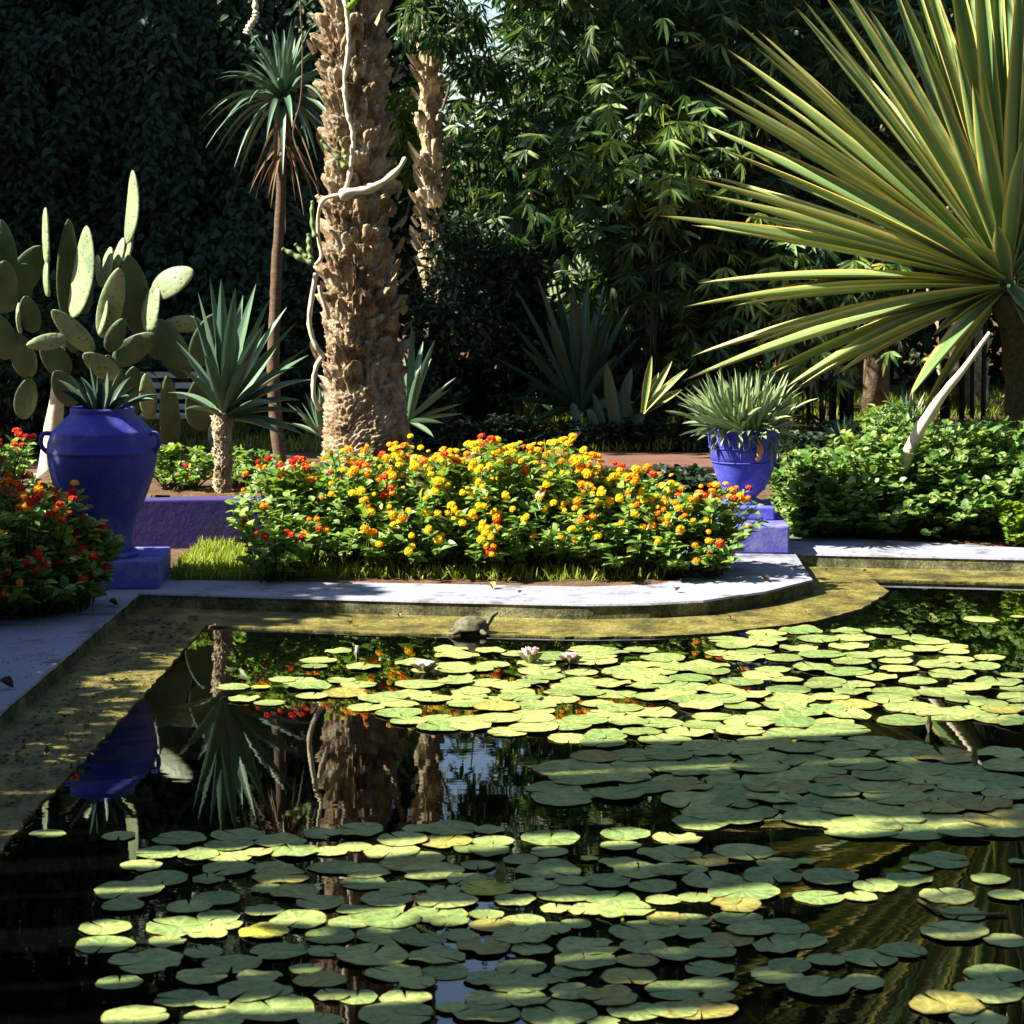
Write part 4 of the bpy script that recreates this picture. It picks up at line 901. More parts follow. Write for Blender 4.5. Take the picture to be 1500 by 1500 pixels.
mb = MB(); tube(mb, spline([P(145, 735, 16.5), P(150, 670, 16.5), P(168, 600, 16.4), P(172, 540, 16.4)], 12), [.09, .09, .085, .08, .08, .075, .07, .07, .06, .06, .05, .05], 12, wob=.08)
tube(mb, spline([P(235, 735, 16.5), P(245, 650, 16.5), P(246, 560, 16.4)], 10), np.linspace(.07, .05, 10), 12, wob=.08); mb.build('trunk', [M['stem']], t)
t = thing('dark_prickly_pear', 'shaded prickly pear with broad dark pads at the left edge of the picture', 'cactus', P(10, 735, 16.9))
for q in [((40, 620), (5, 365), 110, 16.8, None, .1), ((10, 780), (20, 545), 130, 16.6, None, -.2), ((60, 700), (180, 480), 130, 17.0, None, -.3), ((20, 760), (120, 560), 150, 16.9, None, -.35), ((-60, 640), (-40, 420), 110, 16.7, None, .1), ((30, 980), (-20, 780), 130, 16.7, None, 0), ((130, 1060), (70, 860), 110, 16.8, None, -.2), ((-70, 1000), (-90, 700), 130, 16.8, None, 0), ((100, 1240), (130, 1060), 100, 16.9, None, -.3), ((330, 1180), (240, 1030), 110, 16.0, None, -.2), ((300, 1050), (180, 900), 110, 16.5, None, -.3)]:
    cactus_pad(t, *q[:4], q[4], q[5], 'cactus_shaded')  # every pad here has the shade in its colour
mb = MB(); tube(mb, spline([P(70, 735, 16.8), P(76, 650, 16.8), P(84, 570, 16.8), P(90, 500, 16.8)], 8), np.linspace(.095, .03, 8), 12, wob=.12); mb.build('trunk', [M['pale_stem']], t)
t = thing('far_prickly_pear', 'small prickly pear with a few sunlit pads in the gap before the bamboo', 'cactus', P(840, 610, 24.5))
for b, tp, wd, yw in (((845, 420), (850, 372), 34, .7), ((838, 400), (812, 385), 26, .9), ((850, 375), (862, 312), 26, .8), ((842, 360), (830, 328), 24, -.3), ((815, 445), (808, 410), 28, .8), ((868, 418), (872, 395), 22, .9), ((835, 470), (842, 415), 36, -.3), ((822, 450), (838, 405), 30, .6), ((850, 560), (840, 460), 34, -.3), ((866, 385), (880, 350), 24, .5)):
    cactus_pad(t, b, tp, wd, 24.5 + rng.normal(0, .1), None, yw, 'cactus', 1.0, (0, 0), .02)
mb = MB(); tube(mb, [P(842, 622, 24.5), P(842, 560, 24.5), P(838, 470, 24.5)], [.1, .08, .06], 10); mb.build('trunk', [M['bark']], t)

# pale slatted bench glimpsed behind the cactus
t = thing('garden_bench', 'pale slatted bench glimpsed between the cactus and the yucca leaves', 'bench', P(250, 640, 21.8))
b0 = P(240, 612, 21.8); mb = MB()
for z in (.36, .46, .56, .66): bevel_box(mb, (b0[0], 21.85, z + .06), (1.1, .03, .055), 0, .004)
mb.build('backrest', [M['wood_pale']], t); mb = MB()
for y in (21.4, 21.52, 21.64): bevel_box(mb, (b0[0], y, .36), (1.1, .085, .03), 0, .004)
mb.build('seat', [M['wood_pale']], t)
for s in (-.5, .5):
    for y in (21.4, 21.8): mb = MB(); bevel_box(mb, (b0[0] + s, y, .215), (.06, .06, .25), 0, .004); mb.build('leg', [M['wood_pale']], t)

# ------------------------------------------------------------------ spiky plants of the middle distance
Yg = 21.6; c = P(850, 598, Yg)
t = thing('spiky_agave', 'big shaded agave with long dark sword leaves beyond the path', 'agave', c)
for tx, ty, dy in ((752, 418, .1), (785, 402, -.1), (812, 405, .3), (838, 412, -.3), (862, 410, .1), (885, 418, .3), (908, 425, -.1), (925, 445, .2), (745, 468, .3), (720, 522, 0), (760, 505, -.4), (800, 470, -.5), (870, 470, -.5), (940, 490, .2), (930, 540, -.1), (770, 560, -.3), (740, 585, .2), (905, 520, -.5), (820, 440, .5), (895, 455, .5), (780, 590, -.4), (930, 590, -.2), (775, 620, -.3), (920, 625, -.3)):
    m = MB(); blade(m, c + np.array([(tx - 850) * .0006, dy * .1, 0]), P(tx, ty, Yg + dy), .13, .05, c + np.array([0, 0, 1.5]), 9, .2, rng.normal(0, .25)); m.build('leaf', [M['agave_leaf']], t)
Yg = 18.3; c = P(598, 618, Yg)
t = thing('slender_agave', 'slender-leaved agave poking out behind the right side of the palm trunk', 'agave', c)
for tx, ty, dy in ((603, 476, .1), (637, 498, -.1), (632, 525, .2), (668, 553, .1), (676, 592, -.1), (680, 606, .2), (660, 570, -.3), (650, 620, -.2), (585, 500, .2), (560, 520, 0), (548, 570, .1), (615, 540, -.4), (635, 640, -.3), (620, 500, .4)):
    m = MB(); blade(m, c, P(tx, ty, Yg + dy), .075, .03, c + np.array([0, 0, 1.0]), 8, .25, rng.normal(0, .3)); m.build('leaf', [M['yucca_leaf']], t)
Yg = 20.95
t = thing('strap_leaf_plant', 'clump of broad drooping strap leaves right of the dark agave', 'plant', P(905, 640, Yg))
for (bx, by), (tx, ty), wd, sg in (((905, 645), (888, 532), 34, .0), ((900, 648), (925, 540), 34, .02), ((925, 648), (912, 560), 30, .05), ((915, 648), (945, 610), 30, .4), ((880, 645), (860, 600), 26, .3), ((850, 650), (838, 590), 26, .25), ((890, 650), (868, 575), 22, .1), ((930, 640), (950, 640), 24, .6)):
    m = MB(); blade(m, P(bx, by, Yg), P(tx, ty, Yg + rng.normal(0, .1)), wd * .55 * Yg / F, sg, P(bx, by - 100, Yg - .9), 9, .12, rng.normal(0, .3), ([0, .2, .6, .9, 1], [.6, .9, 1, .6, .06])); m.build('leaf', [M['agave_leaf']], t)
t = thing('yellow_leaf_plant', 'small plant with narrow yellow-striped leaves left of the urn tuft', 'plant', P(945, 605, 20.0))
for tx, ty, dy in ((985, 528, 0), (1008, 540, .1), (990, 556, -.1), (975, 590, 0), (965, 545, .2), (1000, 570, .2), (955, 520, -.1)):
    m = MB(); blade(m, P(942, 605, 20.0), P(tx, ty, 20 + dy), .07, .06, P(942, 480, 19.5), 8, .2, rng.normal(0, .3)); m.build('leaf', [M['striped']], t)
t = thing('screw_pine', 'tuft of upright green strap leaves behind the top of the dark bush', 'plant', P(760, 420, 25.0))
for (bx, by), (tx, ty) in (((755, 345), (728, 292)), ((752, 345), (742, 300)), ((758, 350), (762, 288)), ((762, 352), (776, 300)), ((748, 352), (724, 348)), ((768, 352), (782, 318))):
    m = MB(); blade(m, P(bx, by + 10, 25.0), P(tx, ty, 25 + rng.normal(0, .1)), .10, .05, P(755, 250, 24), 8, .2); m.build('leaf', [M['yucca_leaf']], t)
mb = MB(); tube(mb, [P(757, 620, 25.0), P(755, 350, 25.0)], [.08, .05], 8); mb.build('trunk', [M['bark']], t)
for px, py, Y, L, lab in ((470, 640, 18.9, .42, 'low dark agave tuft at the left foot of the palm'), (1240, 660, 16.6, .28, 'thin grass-like tuft rising out of the left end of the green hedge'), (1330, 640, 19.5, .45, 'dim leafy tuft at the foot of the leaning stalk')):
    c = P(px, py, Y); t = thing('leaf_tuft', lab, 'plant', c, 'leaf tufts'); rosette(t, 'leaves', c, L, 30, .05, 'yucca_leaf', (15, 85), .08)

# ------------------------------------------------------------------ bushes, bamboo, creeper, trees
def leaf_mass(name, label, cat, c, rad, nclump, per, leaf, mat, T=T_OVATE, trunk=None, group=None, cr=.28, base_z=.09, hang=0.0, foot=None):
    c = np.asarray(c, float); rad = np.asarray(rad, float)
    t = thing(name, label, cat, (c[0], c[1], base_z), group)
    d = runit(nclump); rr = rng.uniform(.35, 1.0, (nclump, 1))**.5; cc = c + d * rr * rad
    cc[:, 2] = np.maximum(cc[:, 2], base_z + .1)
    cs = cr * rng.uniform(.6, 1.4, nclump) * min(rad.mean(), 1.5 * rad.min())
    idx = np.repeat(np.arange(nclump), per); n = len(idx)
    p = cc[idx] + runit(n) * (rng.uniform(0, 1, (n, 1))**.45) * cs[idx][:, None]
    p[:, 2] = np.maximum(p[:, 2], base_z + .02)
    dr = (p - cc[idx]) * 1.2 / cs[idx][:, None] + runit(n) * .7 + np.array([0, 0, -hang])
    up = runit(n) * .5 + np.array([0, 0, .9]) + d[idx] * .4
    mb = MB(); mb.scatter(T, p, dr, up, leaf * rng.uniform(.6, 1.25, n)); mb.build('crown' if trunk else 'foliage', [M[mat]], t)
    if trunk:
        mb = MB(); b = np.array([c[0], c[1], base_z - .05]) if foot is None else np.array([foot[0], foot[1], base_z - .05])
        tube(mb, spline([b, (b * .5 + c * .5 + np.array([.1, 0, 0])) if foot is None else np.array([b[0], b[1], b[2] * .3 + c[2] * .7]), c + np.array([0, 0, rad[2] * .2])], 14), np.linspace(trunk, trunk * .45, 14), 10, wob=.05)
        for k in range(0, nclump, max(1, nclump // 9)):
            tube(mb, spline([c * .55 + b * .45, (c * .6 + cc[k] * .4) + np.array([0, 0, .05]), cc[k]], 8), np.linspace(trunk * .4, .012, 8), 6)
        mb.build('trunk', [M['bark']], t)
    return t
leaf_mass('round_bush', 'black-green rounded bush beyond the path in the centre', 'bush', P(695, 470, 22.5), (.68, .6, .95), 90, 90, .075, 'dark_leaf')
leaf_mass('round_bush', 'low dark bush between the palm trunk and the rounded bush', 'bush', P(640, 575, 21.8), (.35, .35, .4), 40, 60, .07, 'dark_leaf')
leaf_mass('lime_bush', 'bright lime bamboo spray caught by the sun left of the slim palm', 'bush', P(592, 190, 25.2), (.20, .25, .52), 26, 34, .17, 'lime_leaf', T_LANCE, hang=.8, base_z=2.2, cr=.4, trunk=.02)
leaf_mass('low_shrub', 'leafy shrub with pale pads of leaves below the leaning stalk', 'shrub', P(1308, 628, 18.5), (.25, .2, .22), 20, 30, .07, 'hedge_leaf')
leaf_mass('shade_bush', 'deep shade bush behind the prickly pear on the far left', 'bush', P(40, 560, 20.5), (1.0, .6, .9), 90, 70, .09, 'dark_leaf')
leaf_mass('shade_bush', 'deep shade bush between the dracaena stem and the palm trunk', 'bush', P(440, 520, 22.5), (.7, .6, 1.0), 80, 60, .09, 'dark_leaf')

leaf_mass('leaf_spray', 'dark leafy spray hanging in front of the top of the slim palm', 'foliage', P(648, 30, 22.6), (.42, .3, .34), 30, 46, .17, 'bamboo_leaf', T_LANCE, hang=.8, base_z=3.3, cr=.35, trunk=.015)
leaf_mass('leaf_spray', 'leafy spray half covering the patch of sky right of the slim palm', 'foliage', P(703, 104, 22.6), (.30, .22, .18), 22, 34, .15, 'bamboo_leaf', T_LANCE, hang=.8, base_z=3.2, cr=.4, trunk=.012, foot=(.15, 22.8))
# creeper-clad wall on the left
t = thing('creeper_wall', 'tall garden wall wholly covered in dark hanging creeper on the left', 'creeper wall', (-4.6, 24.6, .09))
mb = MB(); bevel_box(mb, (-4.75, 24.95, 2.6), (5.9, .25, 5.2), 0, .01); mb.build('wall', [M['stem']], t)
pos = []; 
ns = 900
sx = rng.uniform(-7.6, -1.95, ns); sz = rng.uniform(.8, 5.6, ns); sl = rng.uniform(.4, 1.2, ns)
kp = fbm(sx * 1.6, sz * 1.3 + 5, 3) > .36; sx = sx[kp]; sz = sz[kp]; sl = sl[kp]; ns = len(sx); sy = 24.8 - 1.3 * np.clip(fbm(sx * 1.9 + 3, sz * 1.2, 3) - .25, 0, 1) - rng.uniform(0, .2, ns)
fx_ = rng.uniform(-7.6, -1.95, 520); fz_ = rng.uniform(.6, 5.7, 520); sx = np.concatenate([sx, fx_]); sz = np.concatenate([sz, fz_]); sl = np.concatenate([sl, rng.uniform(.4, .9, 520)]); sy = np.concatenate([sy, np.full(520, 24.74)]); ns = len(sx)
n = 34; q = np.linspace(0, 1, n)
px_ = sx[:, None] + rng.normal(0, .05, (ns, n)) + .05 * np.sin(q * 7)[None]; pz_ = sz[:, None] - sl[:, None] * q; py_ = sy[:, None] - .1 * q + rng.normal(0, .04, (ns, n))
p = np.stack([px_, py_, pz_], -1).reshape(-1, 3); p = p[p[:, 2] > .15]; n = len(p)
dr = np.stack([np.where(np.arange(n) % 2 == 0, 1, -1) * rng.uniform(.3, 1, n), rng.uniform(-.7, -.1, n), rng.uniform(-1.0, -.2, n)], 1)
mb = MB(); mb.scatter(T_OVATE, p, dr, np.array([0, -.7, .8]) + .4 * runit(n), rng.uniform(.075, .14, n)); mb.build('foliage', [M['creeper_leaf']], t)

def bamboo(label, px, Y, nculm, h, spread, ncl, zr=(.3, 6.5), leaf=.24, mat='bamboo_leaf'):
    cx = (px - CX) / F * Y; t = thing('bamboo_clump', label, 'bamboo', (cx, Y, .09), 'bamboo clumps')
    mb = MB(); paths = []
    for k in range(nculm):
        a = rng.uniform(0, 6.28); r = .32 * math.sqrt(rng.uniform()); b = np.array([cx + r * math.cos(a), Y + r * math.sin(a), .05])
        hh = h * rng.uniform(.7, 1.05); ln = rng.uniform(.2, 1) * spread
        u = np.linspace(0, 1, 14); pth = b + np.stack([ln * math.cos(a) * u**2.2, ln * math.sin(a) * u**2.2 * .7, hh * (u - .12 * u**4)], 1)
        tube(mb, pth, np.linspace(.026 if ncl > 400 else .010, .006, 14), 6); paths.append(pth)
    mb.build('culms', [M['dark_stem']], t)
    C = []
    for k in range(ncl):
        pth = paths[int(rng.integers(nculm))]; u = rng.uniform(.03, 1) * 13; i = min(12, int(u)); c = pth[i] + (pth[i + 1] - pth[i]) * (u - i)
        a = rng.uniform(0, 6.28); l = abs(rng.normal(0, .5)); C.append(c + np.array([math.cos(a) * l, math.sin(a) * l * .8, rng.uniform(-.3, .2)]))
    C = np.array(C); C = C[(C[:, 2] > zr[0]) & (C[:, 2] < zr[1])]
    m = 7; n = len(C); idx = np.repeat(np.arange(n), m); az0 = rng.uniform(0, 6.28, n); fan = np.tile(np.linspace(-1.15, 1.15, m), n)
    az = az0[idx]; side = np.stack([-np.sin(az), np.cos(az), 0 * az], 1); out = np.stack([np.cos(az), np.sin(az), 0 * az], 1)
    el = rng.uniform(.25, 1.0, n)[idx][:, None]
    dr = side * np.sin(fan)[:, None] + (out * (1 - el) + np.array([0, 0, -1.0]) * el) * np.cos(fan)[:, None] + rng.normal(0, .12, (n * m, 3))
    mb = MB(); mb.scatter(T_LANCE, C[idx], dr, out + np.array([0, 0, .7]) + .2 * runit(n * m), leaf * rng.uniform(.6, 1.1, n * m), 0, False, rng.uniform(.8, 1.3, n * m))
    mb.build('leaves', [M[mat]], t)
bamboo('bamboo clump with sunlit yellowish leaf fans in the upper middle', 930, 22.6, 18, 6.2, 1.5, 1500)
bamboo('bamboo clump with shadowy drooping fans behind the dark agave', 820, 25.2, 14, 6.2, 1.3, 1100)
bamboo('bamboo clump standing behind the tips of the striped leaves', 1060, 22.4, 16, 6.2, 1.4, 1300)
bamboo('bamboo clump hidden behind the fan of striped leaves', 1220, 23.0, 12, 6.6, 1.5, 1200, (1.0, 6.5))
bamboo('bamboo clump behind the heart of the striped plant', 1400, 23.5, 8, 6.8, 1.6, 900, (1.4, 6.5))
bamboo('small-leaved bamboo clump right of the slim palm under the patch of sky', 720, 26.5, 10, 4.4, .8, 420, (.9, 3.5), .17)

bamboo('thin bamboo clump of pale yellow-green fans catching the sun before the darker bamboo', 945, 21.7, 5, 4.8, 1.0, 380, (2.3, 4.8), .24, 'bamboo_sunlit')
bamboo('few pale sunlit bamboo fans behind the lower striped leaf tips', 1190, 21.6, 5, 2.6, .9, 130, (.7, 2.4), .25, 'bamboo_sunlit')
# trees that close the garden at the back; the gap right of the palm shows sky
for px, Y, z, rad, nc, lab in ((-120, 30, 6.0, (2.6, 2, 6.2), 230, 'dark tree filling the top left corner behind the creeper wall'), (180, 29, 6.2, (2.4, 2, 6.4), 230, 'dark tree above the creeper wall behind the prickly pear'), (400, 28, 6.2, (1.35, 1.8, 6.4), 180, 'dark tree behind the drooping dracaena'),
                               (520, 30.5, 6.0, (.75, 1.2, 6.4), 130, 'narrow dark tree right behind the big palm trunk'), (615, 33, 5.0, (.26, .5, 4.0), 40, 'thin dark tree seen behind the slim palm'),
                               (690, 40, 2.2, (1.6, 1.5, 2.0), 90, 'low far tree under the patch of sky'), (885, 31, 6.2, (.8, 1.6, 6.6), 160, 'dark tree behind the middle of the bamboo'), (980, 29, 6.2, (1.6, 2, 6.6), 200, 'dark tree behind the sunlit bamboo fans'), (1180, 30, 6.2, (2.0, 2, 6.6), 200, 'dark tree behind the striped leaf tips'),
                               (1420, 31, 6.2, (2.2, 2, 6.6), 220, 'dark tree behind the heart of the striped plant'), (1680, 29, 6.0, (2.4, 2, 6.4), 190, 'dark tree past the right edge'), (-420, 28, 6.0, (2.4, 2, 6.2), 190, 'dark tree past the left edge')):
    cx = (px - CX) / F * Y
    leaf_mass('backdrop_tree', lab, 'tree', (cx, Y, z), rad, nc, 95, .20, 'tree_leaf', trunk=.16, group='trees closing the back of the garden', cr=.30)
# distant belt of wood beyond the garden
n = 5000; a = rng.uniform(-1.25, 1.25, n); r = rng.uniform(58, 66, n); z = rng.uniform(0, 1, n)**1.2 * (6 + 3 * np.sin(a * 9) + 2 * np.sin(a * 23 + 1))
gap = np.abs(np.tan(a) - (-.03)) < .07; z = np.where(gap, z * .5, z)
mb = MB(); mb.scatter(T_SIMPLE, np.stack([r * np.sin(a), r * np.cos(a), z], 1), runit(n), runit(n) + np.array([0, 0, .8]), rng.uniform(1.0, 2.0, n)); tag(mb.build('far_woods', [M['tree_leaf']]), kind='stuff')

# ------------------------------------------------------------------ trees added on the left, out of the picture, to shade the near pond
XS = -5.4
def added_shade_palm(y, r, zt, lean=0.0, crown=True, lab=''):
    t = thing('added_shade_palm', lab, 'palm tree', (XS, y, .09), 'palms added along the left side to shade the pond'); mb = MB()
    V, f = palm_trunk([(XS, y, 0), (XS, y + lean * .3, zt * .35), (XS, y + lean * .7, zt * .7), (XS, y + lean, zt)], [r * 1.15, r, r, r], 9, .16, .05, 40, 160, None, y, .3)
    mb.add(V, f, 0, True); mb.build('trunk', [M['palm_bark']], t)
    mb = MB()
    for k in range(26): frond(mb, np.array([XS, y + lean, zt]), k * 2.4, R_(rng.uniform(-5, 75)), rng.uniform(1.6, 2.4), 26)
    mb.build('crown', [M['tree_leaf']], t)
rng = np.random.default_rng(5)
EDGES = [(8.25, 7.74), (7.72, 7.16)]; y_ = 7.09  # trunk edges, spaced so the gaps throw sun stripes on the water
for gc, gw in ((6.72, .06), (6.36, .04), (5.93, .07), (5.52, .035), (5.22, .08), (4.9, .06), (4.55, .09), (4.1, .05), (3.5, .02)):
    top_, bot_ = y_, gc + gw; n_ = 2 if top_ - bot_ > .45 else 1
    for j in range(n_): EDGES.append((top_ - (top_ - bot_) * j / n_, top_ - (top_ - bot_) * (j + 1) / n_))
    y_ = gc - gw
for k, (y1, y0) in enumerate(EDGES):
    added_shade_palm((y0 + y1) / 2, (y1 - y0) / 2 * .88, 8.8 + rng.uniform(-.3, .4), rng.normal(0, .06), True, 'unseen shaggy palm added in the row to stripe the near pond with shade')
leaf_mass('added_shade_tree', 'sparse unseen tree added among the palms to break up the sun stripes', 'tree', (-4.5, 5.6, 5.6), (.5, 2.1, 2.4), 38, 36, .16, 'tree_leaf', trunk=.06, group='trees added along the left side for their shade', cr=.22)
def added_shade_tree(c, rad, nc, lab, per=80, leaf=.17):  # out of view, added where shade has to fall
    leaf_mass('added_shade_tree', lab, 'tree', c, rad, nc, per, leaf, 'tree_leaf', trunk=.14, group='trees added along the left side for their shade', cr=.30)
added_shade_tree((-5.6, 9.1, 1.9), (.7, 1.1, 1.5), 90, 'unseen leafy tree added to shade the left pool rim', 70)
added_shade_tree((-5.6, 10.6, 1.9), (.7, .9, 1.55), 90, 'unseen leafy tree added to shade the lower left lantana', 70)
added_shade_tree((-5.6, 11.75, 2.4), (.7, .62, 1.9), 110, 'unseen leafy tree added to shade the big jar', 80)
for x, y, z, rx, ry, rz, lab in ((-8.5, 20.6, 4.3, 1.8, 1.7, 4.0, 'big unseen tree added for shade left of the creeper wall'), (-8.5, 23.6, 4.3, 1.9, 1.9, 4.0, 'big unseen tree added for shade at the end of the creeper wall'), (-9, 27, 6.5, 2, 2, 6, 'big unseen tree added for shade behind the creeper wall end')):
    added_shade_tree((x, y, z), (rx, ry, rz), 210, lab, 90, .22)
def added_canopy_tree(c, rad, nc, lab, bx, by, per=70):  # crowns added overhead, out of view, to darken the background
    leaf_mass('added_canopy_tree', lab, 'tree', c, rad, nc, per, .18, 'tree_leaf', trunk=.15, group='tall trees added over the garden for shade', cr=.26, foot=(bx, by))
added_canopy_tree((-1.7, 22.0, 8.3), (1.7, 1.8, 1.3), 85, 'tall tree added out of the top of the picture to shade the bamboo', -1.5, 22.0)
added_canopy_tree((-6.5, 20.1, 8.4), (1.4, 1.0, 1.4), 50, 'tall tree added above the picture before the creeper wall for shade', -6.6, 20.5)
added_canopy_tree((.9, 23.6, 8.6), (1.9, 2.2, 1.4), 60, 'tall tree added above the picture over the striped leaf tips for shade', 3.9, 25)
added_canopy_tree((4.2, 25.5, 8.6), (2.2, 2.2, 1.5), 70, 'unseen tall tree added over the right end of the lawn for shade', 5, 26)

for y, h in ((7.6, 1.05), (8.7, 1.2), (9.8, 1.1), (10.7, 1.05)):  # bushes added out of view so their shade falls on the rim
    leaf_mass('added_rim_bush', 'leafy bush added out of the picture to shade the left pool rim', 'bush', (-3.35, y, .75), (.45, .62, h * .55), 60, 60, .08, 'lantana_leaf', group='bushes added to shade the left pool rim')
# tall garden trees behind and right of the camera, added to cut sky light
for x, y, z, rx, ry, rz in ((-11, -5, 6, 4, 3, 7), (-4, -6, 7, 4, 3, 8), (3, -6, 7, 4, 3, 8), (10, -5, 6, 4, 3, 7), (13.5, 1, 5, 3, 4, 5.5), (13.5, 9, 5.5, 3, 4, 6), (13, 17, 5.5, 3, 4, 6), (-13, 0, 3, 3, 3.5, 3)):
    leaf_mass('added_garden_tree', 'unseen broad tree added behind the camera or beyond the right bank to cut sky light', 'tree', (x, y, z), (rx, ry, rz), 200, 36, .55, 'tree_leaf', T=T_SIMPLE, trunk=.25, group='trees added round the camera', cr=.30)
rng = np.random.default_rng(23)
# ------------------------------------------------------------------ water lilies
def pad_mesh(name, mat, seed):
    r = np.random.default_rng(seed); n = 40; rings = [.0, .12, .4, .72, .93, 1.0]
    notch = r.uniform(.03, .11); a = np.linspace(notch, 2 * np.pi - notch, n)
    wav = 1 + .035 * np.sin(a * 3 + r.uniform(0, 6)) + .022 * np.sin(a * 7 + r.uniform(0, 6)) + .012 * np.sin(a * 13 + r.uniform(0, 6))
    endr = np.clip(np.minimum(a - notch, 2 * np.pi - notch - a) / .25, 0, 1); wav = wav * (.90 + .07 * np.sqrt(endr))
    if seed % 5 == 2: wav = wav * (1 - .22 * np.exp(-((a - r.uniform(1.5, 5)) / .22)**2))      # a nibbled edge
    V = []; UV = []; ed = r.uniform(0, 6); cup = r.uniform(.0, .035); ruf = r.uniform(.0, .02) + (.05 if seed % 4 == 1 else 0); tw = r.uniform(-.02, .02)
    for q in rings:
        z = cup * q**6 + ruf * q**4 * np.sin(a * 5 + ed) * .5 + ruf * q**3 * np.sin(a * 2 + ed) * .6 + tw * q * q * np.cos(a - ed)
        V.append(np.stack([q * wav * np.cos(a), q * wav * np.sin(a), z], 1)); UV.append(np.stack([a / (2 * np.pi), np.full(n, q)], 1))
    top = np.concatenate(V); uv = np.concatenate(UV); f = grid_faces(n, len(rings))
    mb = MB(); mb.add(top, f, 0, True, uv); mb.add(top - np.array([0, 0, .012]), f[:, ::-1], 0, True, uv)
    m = len(rings) - 1; k = np.arange(n - 1); o = m * n; N2 = len(top)
    rim = np.concatenate([V[-1], V[-1] - np.array([0, 0, .012])]); mb.add(rim, np.stack([k + n, k + 1 + n, k + 1, k], 1), 0, False, np.tile([.3, 1.0], (2 * n, 1)))
    return mb.mesh(name, [mat])
PADS = [pad_mesh('lily_pad', M['pad'], s) for s in range(11)]; PADO = [pad_mesh('lily_pad', M['pad_old'], s) for s in (32, 37, 41)]; PADY = [pad_mesh('lily_pad', M['pad_yellow'], s) for s in (21, 24)]
placed = []
QUEUE = []
def lily(cx, cy, wpx, label, group, yellow=False, name='lily_pad', tilt=.010):
    c = on(cx, cy, 0.004); r = wpx / F * c[1] / 2 * (1.08 if cy > 1200 else 1.0)
    k = sum(1 for q in placed if math.hypot(q[0] - c[0], q[1] - c[1]) < (q[2] + r) * .97)
    z = .002 + .0013 * (len(placed) % 5) + .0012 * min(k, 6)
    old = rng.uniform() < .09 and group is not None
    me = PADY[len(placed) % 2] if yellow else (PADO[int(rng.integers(3))] if old else PADS[int(rng.integers(len(PADS)))])
    if old: label, group = 'ageing yellow-brown lily pad scattered among the green ones', 'ageing pads'
    rot = (float(rng.normal(0, tilt)), float(rng.normal(0, tilt)), float(rng.uniform(0, 6.28)))
    placed.append((c[0], c[1], r)); QUEUE.append((r / c[1] * r / c[1] ** .0 / c[1] if not yellow else 9.0, me, (float(c[0]), float(c[1]), z), rot, (float(r), float(r * rng.uniform(.92, 1.05)), float(r)), label, group))
def flush_pads():
    """the 300 largest pads stand one by one; the smallest, farthest ones become one mass"""
    q = sorted(QUEUE, key=lambda e: -e[0]); rest = bmesh.new()
    for i, (_, me, loc, rot, sc, label, group) in enumerate(q):
        if i < 296:
            o = bpy.data.objects.new('lily_pad', me); col.objects.link(o); o.location = loc; o.rotation_euler = rot; o.scale = sc; tag(o, label, 'lily pad', group)
        else:
            m2 = me.copy(); m2.transform(Matrix.LocRotScale(Vector(loc), __import__('mathutils').Euler(rot), Vector(sc))); rest.from_mesh(m2); bpy.data.meshes.remove(m2)
    if len(q) > 296:
        me = bpy.data.meshes.new('small_lily_pads'); rest.to_mesh(me); me.materials.append(M['pad']); o = bpy.data.objects.new('small_lily_pads', me); col.objects.link(o)
        tag(o, kind='stuff')
    rest.free()
LL = [(70, 1220, 50), (263, 1227, 75), (350, 1223, 77), (232, 1250, 62), (290, 1253, 57), (337, 1255, 64), (335, 1238, 70), (410, 1232, 72), (430, 1247, 75), (378, 1250, 40), (483, 1247, 50), (207, 1267, 58), (237, 1287, 78), (188, 1304, 100), (333, 1273, 73), (400, 1270, 60), (412, 1283, 80), (392, 1302, 50), (430, 1307, 70), (317, 1317, 68), (320, 1342, 62), (262, 1357, 92), (330, 1355, 48), (303, 1368, 57), (438, 1349, 85), (153, 1383, 80), (213, 1407, 103), (340, 1413, 86), (295, 1431, 72), (380, 1433, 66), (448, 1418, 48), (478, 1392, 56), (267, 1462, 78), (310, 1470, 50), (365, 1453, 92), (397, 1475, 118), (408, 1452, 44), (197, 1490, 95), (487, 1458, 50)]
